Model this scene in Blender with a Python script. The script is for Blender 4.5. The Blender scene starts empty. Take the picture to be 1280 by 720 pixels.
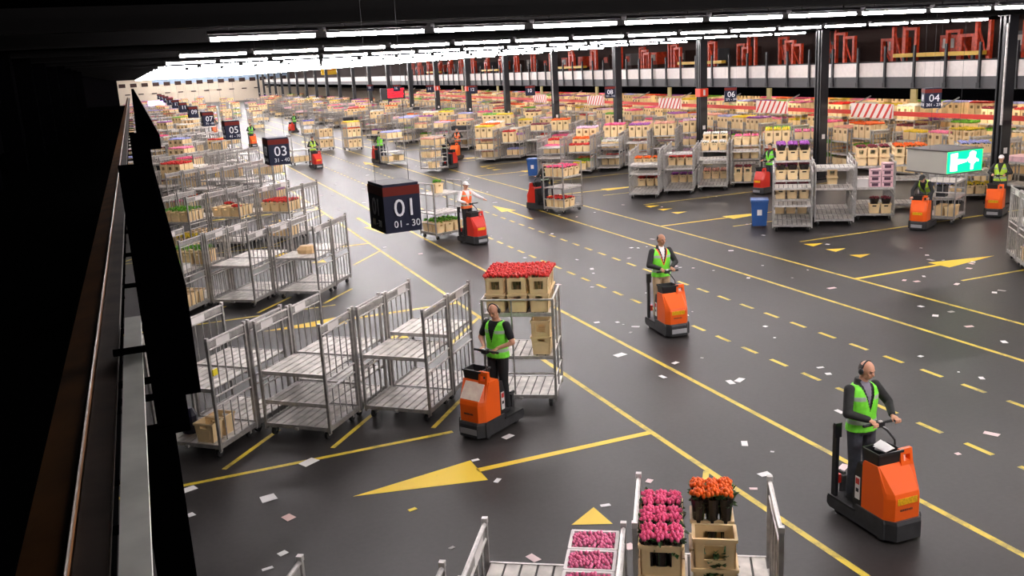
import bpy, math, random
from math import sin, cos, pi, radians as rad, sqrt, atan2
from mathutils import Vector as V, Matrix, Euler
random.seed(7)
SC = bpy.context.scene
COL = SC.collection
H = 5.8                                   # eye height of the gallery visitor
# ------------------------------------------------------------------ camera
F_PX = 1157.65
def ray(px, py):
    return V((px-640, -(py-360), -F_PX))
AY = ray(163, 104).normalized(); AX = ray(3690, -88).normalized(); AZ = AX.cross(AY).normalized()
AX = AY.cross(AZ).normalized()
ROT = Matrix((AX, AY, AZ))                # camera -> world
cam = bpy.data.cameras.new('camera'); camo = bpy.data.objects.new('camera', cam); COL.objects.link(camo)
cam.sensor_width = 36; cam.lens = F_PX*36/1280; cam.clip_start = .05; cam.clip_end = 900
camo.matrix_world = Matrix.Translation((0, 0, H)) @ ROT.to_4x4()
SC.camera = camo
RT = ROT.transposed()
def proj(p):
    c = RT @ (V(p)-V((0, 0, H)))
    if c.z > -.3: return None
    return (640+c.x*F_PX/-c.z, 360-c.y*F_PX/-c.z, -c.z)
def in_view(p, m=25):
    q = proj(p)
    return q is not None and -m < q[0] < 1280+m and -m < q[1] < 720+m
def xs(p):
    q = proj(p); return q[0] if q else -1
# ------------------------------------------------------------------ materials
MATS = {}
def mat(name, col, rough=.5, metal=0, emit=None, estr=1, noise=0, nscale=6, bump=0, spec=None, coat=0):
    if name in MATS: return MATS[name]
    m = bpy.data.materials.new(name); m.use_nodes = True
    nt = m.node_tree; b = nt.nodes['Principled BSDF']
    b.inputs['Base Color'].default_value = (*col, 1); b.inputs['Roughness'].default_value = rough
    b.inputs['Metallic'].default_value = metal
    if spec is not None: b.inputs['Specular IOR Level'].default_value = spec
    if coat: b.inputs['Coat Weight'].default_value = coat; b.inputs['Coat Roughness'].default_value = .15
    if emit:
        b.inputs['Emission Color'].default_value = (*emit, 1); b.inputs['Emission Strength'].default_value = estr
    if noise:
        tc = nt.nodes.new('ShaderNodeTexCoord'); n = nt.nodes.new('ShaderNodeTexNoise')
        n.inputs['Scale'].default_value = nscale; n.inputs['Detail'].default_value = 4
        nt.links.new(tc.outputs['Object'], n.inputs['Vector'])
        r = nt.nodes.new('ShaderNodeValToRGB')
        r.color_ramp.elements[0].position = .3; r.color_ramp.elements[1].position = .7
        r.color_ramp.elements[0].color = (*[c*(1-noise) for c in col], 1)
        r.color_ramp.elements[1].color = (*[min(1, c*(1+noise)) for c in col], 1)
        nt.links.new(n.outputs['Fac'], r.inputs['Fac']); nt.links.new(r.outputs['Color'], b.inputs['Base Color'])
        if bump:
            bp = nt.nodes.new('ShaderNodeBump'); bp.inputs['Strength'].default_value = bump
            nt.links.new(n.outputs['Fac'], bp.inputs['Height']); nt.links.new(bp.outputs['Normal'], b.inputs['Normal'])
    MATS[name] = m
    return m
GALV = mat('galvanised steel', (.40, .385, .37), .48, .55, noise=.22, nscale=9)
RAILM = mat('worn bright steel', (.60, .57, .55), .45, .4, noise=.2, nscale=12)
ALU = mat('aluminium planks', (.58, .54, .50), .55, .25, noise=.28, nscale=5)
GAP = mat('dark gap between planks', (.10, .095, .09), .7)
RUB = mat('black rubber', (.015, .015, .016), .6)
BLACK = mat('black plastic', (.018, .018, .02), .45)
BLKM = mat('black painted steel', (.014, .014, .017), .5)
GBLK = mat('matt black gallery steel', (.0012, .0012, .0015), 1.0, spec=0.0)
ORNG = mat('orange paint', (.95, .125, .006), .42, coat=.25)
REDP = mat('red paint', (.62, .025, .012), .42, coat=.25)
DGREY = mat('dark grey steel', (.035, .035, .037), .5, noise=.25)
BEIGE = mat('beige plastic', (.88, .66, .36), .5, noise=.10, nscale=3)
BEIGE_SHADE = mat('painted bucket shade', (.22, .14, .06), .7)  # darkened beige, paints the shade inside far buckets and riser windows
WHITEP = mat('white plastic', (.80, .76, .74), .45)
PAPER = mat('white paper', (.82, .80, .80), .6)
YELST = mat('yellow reflective sticker', (.95, .42, .01), .3, noise=.35, nscale=40)
GLAREM = mat('painted pale glare', (.98, .74, .62), .3, noise=.14, nscale=9)  # glare of the ceiling tubes painted as a pale colour
GREYST = mat('silver bumper strip', (.5, .5, .52), .35, .5)
NAVY = mat('navy sign face', (.010, .012, .032), .65, spec=.25)
SIGNRED = mat('dark red sign band', (.14, .014, .008), .7, spec=.2)
LETTER = mat('white lettering', (.75, .75, .80), .5)
LEAF = mat('dark green leaf', (.025, .075, .015), .5, noise=.4)
LEAFB = mat('bright green leaf', (.13, .42, .02), .5, noise=.4)
SLEEVE = mat('dark flower sleeve', (.03, .022, .02), .25, noise=.4)
FLW = dict(red=(.62, .014, .008), pink=(1.0, .22, .40), hotpink=(1.0, .11, .27), orange=(.96, .13, .006), yellow=(.90, .62, .03),
           white=(.85, .80, .74), purple=(.36, .08, .42), lavender=(.42, .45, .85), salmon=(.88, .40, .30), green=(.16, .46, .02),
           lilac=(.75, .5, .68), maroon=(.18, .015, .03), blue=(.10, .11, .55))
FM = {k: mat(k+' petals', c, .45, noise=.22, nscale=25) for k, c in FLW.items()}
PINKBOX = mat('pink printed cardboard', (.85, .55, .60), .6, noise=.12, nscale=10)
PURPBOX = mat('dark purple cardboard', (.10, .04, .07), .6)
DARKBOX = mat('black plastic tray', (.03, .03, .035), .5)
BLUEP = mat('blue plastic', (.02, .09, .30), .45)
SKIN = mat('skin', (.66, .33, .21), .5)
SKIN2 = mat('tanned skin', (.42, .20, .12), .5)
LIP = mat('lips', (.45, .14, .11), .5)
EYE = mat('eye and brow', (.05, .03, .025), .5)
HAIRD = mat('dark hair', (.03, .022, .018), .7)
HAIRW = mat('white hair', (.75, .72, .70), .7)
VESTG = mat('fluorescent green vest', (.22, .88, .05), .6, noise=.12, nscale=15)
VESTY = mat('fluorescent yellow vest', (.55, .85, .06), .6, noise=.12, nscale=15)
VESTO = mat('fluorescent orange vest', (.95, .16, .04), .6, noise=.12, nscale=15)
STRIPE = mat('grey reflective tape', (.42, .52, .40), .4)
JACK = mat('dark jacket', (.018, .018, .018), .75, noise=.3, nscale=18)
JEANS = mat('dark jeans', (.05, .055, .07), .8, noise=.3, nscale=12)
KHAKI = mat('khaki trousers', (.50, .36, .22), .8, noise=.15)
TSHIRT = mat('black cotton', (.012, .012, .014), .8)
WSHIRT = mat('white cotton', (.78, .74, .74), .75)
GSHIRT = mat('grey cotton', (.22, .20, .25), .8)
TUBE = mat('fluorescent tube', (1, 1, 1), .4, emit=(1.0, .93, .93), estr=54)
TUBEB = mat('storage fluorescent tube', (1, 1, 1), .4, emit=(1.0, .86, .70), estr=40)
GREENLED = mat('lit green exit panel', (.0, .3, .08), .4, emit=(.0, .75, .13), estr=1.0)
WHITELED = mat('lit white symbol', (.9, .9, .9), .4, emit=(.9, 1, .92), estr=1.1)
REDLED = mat('red led text', (.3, 0, 0), .4, emit=(1, .0, .01), estr=1.3)
PURPLED = mat('violet grow lamp', (.6, .3, .9), .4, emit=(.75, .35, 1.0), estr=2.2)
WINLIT = mat('lit window pane', (.5, .55, .3), .4, emit=(.8, .85, .5), estr=.45)
CREAM = mat('cream wall', (.82, .70, .55), .7, noise=.06)
PARAPET = mat('white parapet panel', (.86, .79, .75), .55, noise=.05)
FASCIA = mat('grey fascia', (.085, .085, .09), .6)
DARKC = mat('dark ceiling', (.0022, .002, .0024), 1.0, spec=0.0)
BEAMM = mat('dark steel beam', (.015, .013, .015), .6)
REDST = mat('red steelwork', (.55, .048, .012), .5, noise=.4)
RAILRED = mat('red guard rail', (.62, .025, .010), .45)
YELB = mat('yellow steel', (.75, .46, .05), .5)
STRW = mat('white board', (.85, .72, .66), .5)
DBROWN = mat('dark brown wall', (.05, .022, .016), .8)
WOOD = mat('brown varnished wood', (.26, .10, .022), .5, noise=.35, nscale=4, spec=.3)
GALW = mat('pale metal strip', (.50, .50, .47), .5, noise=.2)
DUST = mat('dusty grey board', (.030, .020, .015), .8, noise=.4, spec=.2)
YPAINT = None
# ------------------------------------------------------------------ mesh builder
class MB:
    def __init__(s): s.v = []; s.f = []; s.m = []
    def add(s, vs, fs, m=0):
        o = len(s.v); s.v += [tuple(x) for x in vs]; s.f += [tuple(i+o for i in f) for f in fs]; s.m += [m]*len(fs)
    def hexa(s, c, m=0):                  # 8 corners: bottom ring 0-3, top ring 4-7
        s.add(c, [(3, 2, 1, 0), (4, 5, 6, 7), (0, 1, 5, 4), (1, 2, 6, 5), (2, 3, 7, 6), (3, 0, 4, 7)], m)
    def box(s, cx, cy, cz, sx, sy, sz, m=0, rz=0, M=None):
        x, y, z = sx/2, sy/2, sz/2; cs, sn = cos(rz), sin(rz)
        c = []
        for dz in (-z, z):
            for dx, dy in ((-x, -y), (x, -y), (x, y), (-x, y)):
                p = V((cx+dx*cs-dy*sn, cy+dx*sn+dy*cs, cz+dz)); c.append(M @ p if M else p)
        s.hexa(c, m)
    def tube(s, pts, r, n=6, m=0, caps=True):
        pts = [V(p) for p in pts]; rs = r if isinstance(r, (list, tuple)) else [r]*len(pts)
        vs = []; ref = None
        for i, p in enumerate(pts):
            d = (pts[min(i+1, len(pts)-1)]-pts[max(i-1, 0)]).normalized()
            if ref is None: ref = V((0, 0, 1)) if abs(d.z) < .9 else V((1, 0, 0))
            a = d.cross(ref).normalized(); b = a.cross(d); ref = b
            for k in range(n):
                t = 2*pi*(k+.5)/n; vs.append(p+rs[i]*(a*cos(t)+b*sin(t)))
        fs = []
        for i in range(len(pts)-1):
            for k in range(n):
                fs.append((i*n+k, i*n+(k+1) % n, (i+1)*n+(k+1) % n, (i+1)*n+k))
        if caps:
            fs.append(tuple(range(n))[::-1]); fs.append(tuple((len(pts)-1)*n+k for k in range(n)))
        s.add(vs, fs, m)
    def ell(s, c, r, nu=8, nv=5, m=0, M=None, jit=0):
        c = V(c); vs = [V((0, 0, -r[2]))]
        for j in range(1, nv):
            t = -pi/2+pi*j/nv
            for k in range(nu):
                a = 2*pi*k/nu; q = 1+(random.uniform(-jit, jit) if jit else 0)
                vs.append(V((r[0]*cos(t)*cos(a)*q, r[1]*cos(t)*sin(a)*q, r[2]*sin(t)*q)))
        vs.append(V((0, 0, r[2])))
        vs = [c+(M @ x if M else x) for x in vs]
        fs = [(0, 1+(k+1) % nu, 1+k) for k in range(nu)]
        for j in range(nv-2):
            for k in range(nu):
                a = 1+j*nu; fs.append((a+k, a+(k+1) % nu, a+nu+(k+1) % nu, a+nu+k))
        a = 1+(nv-2)*nu; l = len(vs)-1
        fs += [(a+k, a+(k+1) % nu, l) for k in range(nu)]
        s.add(vs, fs, m)
    def loft(s, rings, m=0, n=16):        # rings: (center, rx, ry) horizontal ellipses
        vs = []
        for c, rx, ry in rings:
            for k in range(n):
                a = 2*pi*k/n; vs.append((c[0]+rx*cos(a), c[1]+ry*sin(a), c[2]))
        fs = [tuple(range(n))[::-1]]
        for i in range(len(rings)-1):
            for k in range(n): fs.append((i*n+k, i*n+(k+1) % n, (i+1)*n+(k+1) % n, (i+1)*n+k))
        fs.append(tuple((len(rings)-1)*n+k for k in range(n)))
        s.add(vs, fs, m)
    def prism(s, poly, a0, a1, axis='x', m=0):     # polygon in the two other axes
        n = len(poly)
        def P(u, w, a):
            return (a, u, w) if axis == 'x' else ((u, a, w) if axis == 'y' else (u, w, a))
        vs = [P(u, w, a0) for u, w in poly]+[P(u, w, a1) for u, w in poly]
        fs = [tuple(range(n))[::-1], tuple(range(n, 2*n))]+[(i, (i+1) % n, n+(i+1) % n, n+i) for i in range(n)]
        s.add(vs, fs, m)
    def merge(s, o, M, mo=0):
        off = len(s.v); s.v += [tuple(M @ V(p)) for p in o.v]; s.f += [tuple(i+off for i in f) for f in o.f]; s.m += [x+mo for x in o.m]
    def mesh(s, name, mats, smooth=False):
        me = bpy.data.meshes.new(name); me.from_pydata(s.v, [], s.f)
        for mm in (mats if isinstance(mats, (list, tuple)) else [mats]): me.materials.append(mm)
        me.polygons.foreach_set('material_index', s.m)
        if smooth: me.polygons.foreach_set('use_smooth', [True]*len(s.f))
        me.validate(); me.update()
        return me
def ob(name, me, parent=None, loc=(0, 0, 0), rz=0, rot=None):
    o = bpy.data.objects.new(name, me); COL.objects.link(o)
    o.location = loc; o.rotation_euler = rot if rot else (0, 0, rz)
    if parent: o.parent = parent
    return o
def tag(o, label, cat, group=None, kind=None):
    o['label'] = label; o['category'] = cat
    if group: o['group'] = group
    if kind: o['kind'] = kind
    return o
def struct(name, mb, mats):
    o = ob(name, mb.mesh(name, mats)); o['kind'] = 'structure'; return o
def text_mesh(txt, size, m, ext=.004, align='CENTER'):
    c = bpy.data.curves.new('t', 'FONT'); c.body = txt; c.size = size; c.extrude = ext; c.align_x = align; c.resolution_u = 3
    o = bpy.data.objects.new('t', c); COL.objects.link(o)
    dg = bpy.context.evaluated_depsgraph_get(); dg.update()
    me = bpy.data.meshes.new_from_object(o.evaluated_get(dg)); bpy.data.objects.remove(o)
    me.materials.clear(); me.materials.append(m)
    return me
WORDS = ['first', 'second', 'third', 'fourth', 'fifth', 'sixth', 'seventh', 'eighth', 'ninth', 'tenth', 'eleventh', 'twelfth', 'thirteenth', 'fourteenth', 'fifteenth', 'sixteenth', 'seventeenth', 'eighteenth', 'nineteenth', 'twentieth']
P = 9.55                                   # bay pitch of the hall along the lanes
# ------------------------------------------------------------------ floor with painted markings
def worn(name, col, base, amt, scale):
    m = bpy.data.materials.new(name); m.use_nodes = True; nt = m.node_tree; b = nt.nodes['Principled BSDF']
    tc = nt.nodes.new('ShaderNodeTexCoord'); n = nt.nodes.new('ShaderNodeTexNoise'); n.inputs['Scale'].default_value = scale; n.inputs['Detail'].default_value = 6
    n.inputs['Roughness'].default_value = .7
    nt.links.new(tc.outputs['Object'], n.inputs['Vector'])
    r = nt.nodes.new('ShaderNodeValToRGB'); r.color_ramp.elements[0].position = amt; r.color_ramp.elements[1].position = amt+.16
    r.color_ramp.elements[0].color = (*base, 1); r.color_ramp.elements[1].color = (*col, 1)
    nt.links.new(n.outputs['Fac'], r.inputs['Fac']); nt.links.new(r.outputs['Color'], b.inputs['Base Color'])
    b.inputs['Roughness'].default_value = .5
    return m
def asphalt():
    m = bpy.data.materials.new('dark hall floor'); m.use_nodes = True; nt = m.node_tree; b = nt.nodes['Principled BSDF']
    tc = nt.nodes.new('ShaderNodeTexCoord')
    def noise(s, d):
        n = nt.nodes.new('ShaderNodeTexNoise'); n.inputs['Scale'].default_value = s; n.inputs['Detail'].default_value = d
        nt.links.new(tc.outputs['Object'], n.inputs['Vector']); return n
    a = noise(.35, 5); c = noise(14, 6)
    mx = nt.nodes.new('ShaderNodeMix'); mx.data_type = 'FLOAT'; mx.inputs[0].default_value = .4
    nt.links.new(a.outputs['Fac'], mx.inputs[2]); nt.links.new(c.outputs['Fac'], mx.inputs[3])
    r = nt.nodes.new('ShaderNodeValToRGB'); r.color_ramp.elements[0].position = .3; r.color_ramp.elements[1].position = .72
    r.color_ramp.elements[0].color = (.021, .0185, .018, 1); r.color_ramp.elements[1].color = (.040, .0355, .035, 1)
    nt.links.new(mx.outputs[0], r.inputs['Fac']); nt.links.new(r.outputs['Color'], b.inputs['Base Color'])
    b.inputs['Roughness'].default_value = .45; b.inputs['Specular IOR Level'].default_value = .30
    return m
YLINE = worn('worn yellow line paint', (.70, .52, .045), (.30, .23, .05), .36, 2.2)
YARR = worn('fresh yellow paint', (.86, .58, .02), (.30, .20, .03), .22, 2.5)
fl = MB(); fl.box(25, 130, -.1, 120, 290, .2, 0)
ZL = .003
def fpoly(pts, m, z=ZL):
    n = len(pts); fl.add([(x, y, z) for x, y in pts], [tuple(range(n))], m)
def line(x0, y0, x1, y1, w=.095, m=1, z=ZL):
    d = V((x1-x0, y1-y0)).normalized(); n = V((-d.y, d.x))*w/2
    fpoly([(x0-n.x, y0-n.y), (x1-n.x, y1-n.y), (x1+n.x, y1+n.y), (x0+n.x, y0+n.y)], m, z)
for X in (6.89, 8.76, 14.46, 16.38): line(X, 2, X, 240)
for X in (10.68, 12.59):
    y = 2.53
    while y < 150: line(X, y, X, y+.48, .09); y += .915
for k in range(-1, 18):
    y = 12.0+k*P                          # left cross lanes: arrow out of the lanes to the left
    line(6.85, y, 3.95, y, .13, 2, .004); fpoly([(3.98, y-.38), (3.98, y+.38), (2.1, y+.03)], 2, .004)
    line(4.1, 13.59+k*P, -1.5, 13.6+k*P, .09)
    line(6.85, 13.6+k*P-3.2, 5.6, 13.6+k*P-4.9, .085)
    fpoly([(4.95, y-2.35), (4.94, y-1.83), (4.47, y-2.13)], 2, .004)
    for i in range(4):
        x = -1.15+i*1.67; line(x, 13.9+k*P, x+.63*1.6, 13.9+.77*1.6+k*P, .08)
    y = 18.11+k*P                         # right cross lanes
    line(16.4, y, 19.2, y, .13, 2, .004); fpoly([(19.15, y-.36), (19.15, y+.36), (21.15, y)], 2, .004)
    line(18.35, 22.7+k*P, 28, 22.7+k*P, .09)
    for q in (2.05, 3.05, 4.02): fpoly([(18.2, y+q-.22), (18.75, y+q), (18.2, y+q+.22)][::-1], 2, .004)
    line(18.3, y-1.55, 24, y-1.6, .09)
for k in range(0, 6):                     # lane arrows
    y = 32.6+k*2.5*P
    line(7.8, y+1.8, 7.8, y+4.4, .12, 2, .004); fpoly([(7.48, y+1.9), (7.8, y), (8.12, y+1.9)], 2, .004)
    y = 32.0+k*2.5*P
    line(13.4, y, 13.4, y+2.6, .12, 2, .004); fpoly([(13.08, y+2.4), (13.72, y+2.4), (13.4, y+4.3)], 2, .004)
me = fl.mesh('floor', [asphalt(), YLINE, YARR])
for p in me.polygons:
    pass
fo = ob('floor', me); fo['kind'] = 'structure'
# ------------------------------------------------------------------ shell: walls, ceiling, beams
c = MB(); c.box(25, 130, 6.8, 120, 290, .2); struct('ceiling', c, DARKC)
w = MB(); w.box(25, 252, 3.4, 110, .4, 6.8, 0); w.box(40, 251.7, 5.9, 70, .2, 1.6, 1)
for q in range(30): w.box(-2+q*2.6, 251.55, 5.2, 1.5, .2, .9, 2); w.box(-1+q*3.1, 251.55, 3.0, 1.2, .2, .25, 2)
struct('wall_back', w, [CREAM, mat('pale blue wall', (.45, .58, .75), .7), DBROWN])
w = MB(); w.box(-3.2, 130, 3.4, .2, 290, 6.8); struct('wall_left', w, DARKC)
w = MB(); w.box(45, 130, 1.75, .2, 290, 3.5, 0); w.box(45, 130, 5.1, .2, 290, 3.2, 1); struct('wall_right', w, [CREAM, DBROWN])
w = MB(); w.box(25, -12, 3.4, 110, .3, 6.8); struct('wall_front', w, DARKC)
n = 1
for k in range(0, 44):
    b = MB(); y = 12.45+k*P/2
    b.box(14, y, 6.56, 34, .22, .28, 0); b.box(14, y-.13, 6.44, 34, .05, .05, 0); b.box(14, y+.13, 6.44, 34, .05, .05, 0)
    struct('trim_%d' % n, b, mat('beam grey', (.0045, .004, .004), .7, spec=.1)); n += 1
# mezzanine on the right side
XM = 30.0
b = MB()
b.box(37.5, 120, 3.95, 14.7, 230, .5, 0)
b.box(XM, 120, 4.12, .12, 230, .46, 1); b.box(XM+.02, 120, 4.65, .08, 230, .6, 2); b.box(XM+.1, 120, 3.66, .3, 230, .44, 4)
b.box(XM+.0, 120, 4.97, .1, 230, .05, 3)
struct('wall_mezzanine', b, [DARKC, FASCIA, PARAPET, BLKM, GBLK])
g = MB(); g.box(0, 0, .85, .09, .09, 1.7); g.box(-.03, 0, .1, .04, .16, .2); PMESH = g.mesh('mezzanine_post', BLKM)
for k in range(54):
    y = 22+k*1.62
    o = ob('trim_%d' % n, PMESH, None, (XM-.112, y, 3.92)); o['kind'] = 'structure'; n += 1
# columns
g = MB(); g.box(0, 0, 3.3, .42, .1, 6.6); g.box(0, .17, 3.3, .42, .05, 6.6); g.box(0, -.17, 3.3, .42, .05, 6.6); g.box(0, 0, .03, .6, .6, .06)
g.box(0, 0, 6.5, .5, .5, .1)
CME = g.mesh('column_shaft', BLKM)
tg = MB(); tg.box(0, 0, 0, .16, .012, .2); TGM = tg.mesh('column_tag', WHITEP)
rb = MB(); rb.box(0, 0, 0, .5, .46, .42); rb.box(0, -.24, 0, .12, .03, .3, 1); RBM = rb.mesh('red_sign', [mat('orange red sign', (.80, .06, .02), .5), WHITEP])
cp = MB(); cp.tube([(0, 0, 0), (0, 0, 3.4)], .04, 6); CPM = cp.mesh('conduit', RAILM)
cdesc = {0: 'at the right edge of the picture', 1: 'between sign 04 and sign 06', 2: 'bearing an orange sign beside sign 06', 3: 'just right of sign 08', 4: 'with a pale conduit, left of sign 08', 5: 'just left of sign 10'}
for k in range(-1, 23):
    y = 24.05+k*9.38
    o = ob('support_column', None, None, (28.0, y, 0))
    s = ob('shaft', CME, o)
    t = ob('tag_plate', TGM, o, (.0, -.205, 1.9)); t['label'] = 'small white tag plate'
    if k in (2, 6, 7): ob('red_sign', RBM, o, (0, 0, 3.72))['label'] = 'orange-red sign band'
    if k in (0, 4, 7): ob('conduit', CPM, o, (-.24, -.16, 2.8))['label'] = 'pale conduit pipe'
    if k in cdesc: tag(o, 'black steel column '+cdesc[k], 'column')
    elif k == -1: tag(o, 'black steel column nearest the gallery, beyond the right edge', 'column')
    elif k == 6: tag(o, 'black column bearing an orange sign near sign 12', 'column')
    elif k == 7: tag(o, 'black column with orange sign and conduit, left of sign 12', 'column')
    else: tag(o, 'black steel column far off in the row beyond sign 12', 'column', 'distant black columns')
# ------------------------------------------------------------------ fluorescent lights
g = MB(); g.box(0, 0, .09, 1.66, .2, .05, 0); g.box(0, 0, .05, 1.62, .08, .05, 0); g.box(-.5, 0, .2, .02, .02, .2); g.box(.5, 0, .2, .02, .02, .2)
HOUS = g.mesh('light_housing', BEAMM)
g = MB(); g.tube([(-.79, 0, 0), (.79, 0, 0)], .032, 6); TUB = g.mesh('light_tube', TUBE)
far = MB(); cnt = 0
for k in range(-2, 25):
    y = 15.15+k*P
    for i in range(15):
        x = 2.0+i*1.78
        if k < 0 and (i < 1 or i > 13): continue
        if cnt < 300:
            o = ob('ceiling_light', HOUS, None, (x, y, 6.38))
            t = ob('light_tube', TUB, o, (0, 0, 0))
            if k < 0: lab = 'fluorescent ceiling light in the rows overhead, above the top of the picture'
            else: lab = '%s fluorescent ceiling light in the %s row of lights from the gallery' % (WORDS[i], WORDS[k])
            tag(o, lab if k > -1 else lab, 'ceiling light', 'fluorescent ceiling lights')
            cnt += 1
        else:
            far.box(x, y, 6.47, 1.66, .2, .05, 0); far.tube([(x-.79, y, 6.38), (x+.79, y, 6.38)], .032, 6, 1)
o = ob('ceiling_lights', far.mesh('ceiling_lights', [BEAMM, TUBE])); tag(o, 'far rows of fluorescent lights merging above the distant end of the hall', 'ceiling lights', None, 'stuff')
g = MB(); g.tube([(0, -.79, 0), (0, .79, 0)], .03, 6); TUB2 = g.mesh('light_tube', TUBEB)
g = MB(); g.box(0, 0, .07, .16, 1.66, .06, 0); HOUS2 = g.mesh('light_housing', WHITEP)
for X in (32.5, 37.5, 42):
    for k in range(24):
        y = 20+k*4.6
        o = ob('storage_light', HOUS2, None, (X, y, 3.6)); ob('light_tube', TUB2, o)
        tag(o, 'fluorescent light under the mezzanine, over the storage bay', 'ceiling light', 'lights under the mezzanine')
# ------------------------------------------------------------------ hanging number signs
def sign(x, y, z, num, rng, label, rot_=4):
    r = ob('aisle_sign', None, None, (x, y, z), rad(rot_))
    g = MB(); g.box(0, .29, .21, .43, .56, .42); g.box(0, .29, .535, .42, .54, .03); ob('body', g.mesh('sign_body', NAVY), r)
    g = MB(); g.box(0, .29, .47, .435, .565, .1); o = ob('top_band', g.mesh('sign_band', SIGNRED), r); o['label'] = 'dark red top band'
    g = MB()
    for sx in (-.2, .2): g.tube([(sx, .3, .53), (sx, .3, 6.69-z)], .0025, 4)
    ob('hanger', g.mesh('sign_hanger', BLKM), r)
    tm = text_mesh(num, .28, LETTER); rm = text_mesh(rng, .11, LETTER) if rng else None
    o = ob('number', tm, r, (.03, -.004, .185), rot=(pi/2, 0, 0)); o['label'] = 'white number '+num
    if rm: o = ob('range_text', rm, r, (.04, -.004, .06), rot=(pi/2, 0, 0)); o['label'] = 'white stand range'
    o = ob('number', tm, r, (-.219, .29, .185), rot=(pi/2, 0, -pi/2)); o['label'] = 'white number %s on the side face' % num
    if rm: ob('range_text', rm, r, (-.219, .29, .06), rot=(pi/2, 0, -pi/2))
    tag(r, label, 'sign')
rl = ['01 - 30', '31 - 40', '41 - 70', '71 - 80', '', '', '', '', '', '', '', '']
for k in range(11):
    num = '%02d' % (2*k+1)
    sign(2.65, 10.09+k*P, 4.0, num, rl[k], '%s hanging navy number box along the left bays, numbered %s' % (WORDS[k] if k else 'nearest', num))
rr = ['', '201 - 270', '221 - 280', '201 - 270', '', '', '', '', '', '']
for k in range(8):
    num = '%02d' % (2*k+4)
    sign(20.5, 19.9+k*P, 3.95, num, ['201 - 270', '271 - 300', '301 - 310', '', '', '', '', ''][k], '%s navy number box hanging along the right bays, numbered %s' % (WORDS[k], num), -36)
# exit sign box
r = ob('exit_sign', None, None, (19.83, 18.1, 2.40))
g = MB(); g.box(0, .68, .285, 1.2, 1.36, .57, 0); g.box(0, .68, .58, 1.26, 1.4, .03, 1); g.box(0, .68, -.015, 1.26, 1.4, .03, 1)
ob('housing', g.mesh('exit_housing', [mat('grey housing', (.42, .40, .35), .5), mat('dark lid', (.06, .05, .045), .6)]), r)['label'] = 'plain grey side housing'
g = MB(); g.box(0, -.012, .285, 1.18, .02, .54); ob('lit_panel', g.mesh('exit_panel', GREENLED), r)['label'] = 'lit green front panel'
g = MB()
def flat(pts): g.prism(pts, -.03, -.022, 'y')
flat([(-.50, .06), (-.27, .06), (-.27, .20), (-.30, .32), (-.27, .44), (-.27, .52), (-.50, .50)])
flat([(-.28, .22), (.05, .27), (.05, .33), (-.28, .36)])
flat([(.12, .25), (.30, .20), (.38, .26), (.32, .40), (.16, .42), (.06, .34)]); flat([(.14, .40), (.34, .38), (.36, .50), (.24, .54), (.14, .50)])
flat([(.20, .24), (.30, .24), (.28, .06), (.20, .05)]); flat([(.30, .28), (.46, .24), (.46, .30), (.32, .37)])
ob('symbol', g.mesh('exit_symbol', WHITELED), r)['label'] = 'white running figure and door'
g = MB()
for sx in (-.5, .5): g.tube([(sx, .68, .59), (sx, .68, 4.29)], .003, 4)
ob('hanger', g.mesh('exit_hanger', BLKM), r)
tag(r, 'hanging grey box with lit green emergency exit panel at right', 'exit sign')
# red led display and yellow hanging sign
r = ob('led_display', None, None, (24.9, 95, 2.75))
g = MB(); g.box(0, .15, .58, 2.55, .3, 1.16); ob('housing', g.mesh('led_housing', BLKM), r); g = MB(); g.tube([(0, .15, 1.1), (0, .15, 3.94)], .05, 6); ob('ceiling_hanger', g.mesh('led_hanger', BLKM), r)
g = MB()
for i in range(4):
    zz = 1.0-i*.25; x = -.55
    while x < 1.0:
        L = random.uniform(.1, .34); g.box(x+L/2, -.01, zz, L, .02, .15); x += L+.04
ob('red_text', g.mesh('led_text', REDLED), r)['label'] = 'glowing red text lines'
tag(r, 'black hanging display with glowing red text far down the hall', 'display')
r = ob('yellow_sign', None, None, (29.0, 148, 5.4))
g = MB(); g.box(0, .05, .55, 2.7, .1, 1.0, 0); g.box(0, .04, .75, 1.6, .1, .2, 1); ob('board', g.mesh('yellow_board', [mat('bright yellow board', (.95, .55, .02), .5), mat('orange text', (.7, .2, .01), .5)]), r)
g = MB(); g.tube([(-1, .05, 1), (-1, .05, 1.3)], .02, 4); g.tube([(1, .05, 1), (1, .05, 1.3)], .02, 4); ob('hanger', g.mesh('y_hanger', BLKM), r)
tag(r, 'yellow sign board hanging under the distant ceiling', 'sign')
r = ob('grow_lamp', None, None, (3.6, 170, 0))
g = MB(); g.box(0, 0, 2.3, 2.6, 1.2, .7, 0); ob('lamp_shade', g.mesh('grow_shade', PURPLED), r)
g = MB()
for sx in (-1.2, 1.2):
    for sy in (-.5, .5): g.tube([(sx, sy, 0), (sx, sy, 2)], .05, 6)
ob('stand', g.mesh('grow_stand', GALV), r)
tag(r, 'glowing violet lamp on a stand at the far left', 'lamp')
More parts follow.
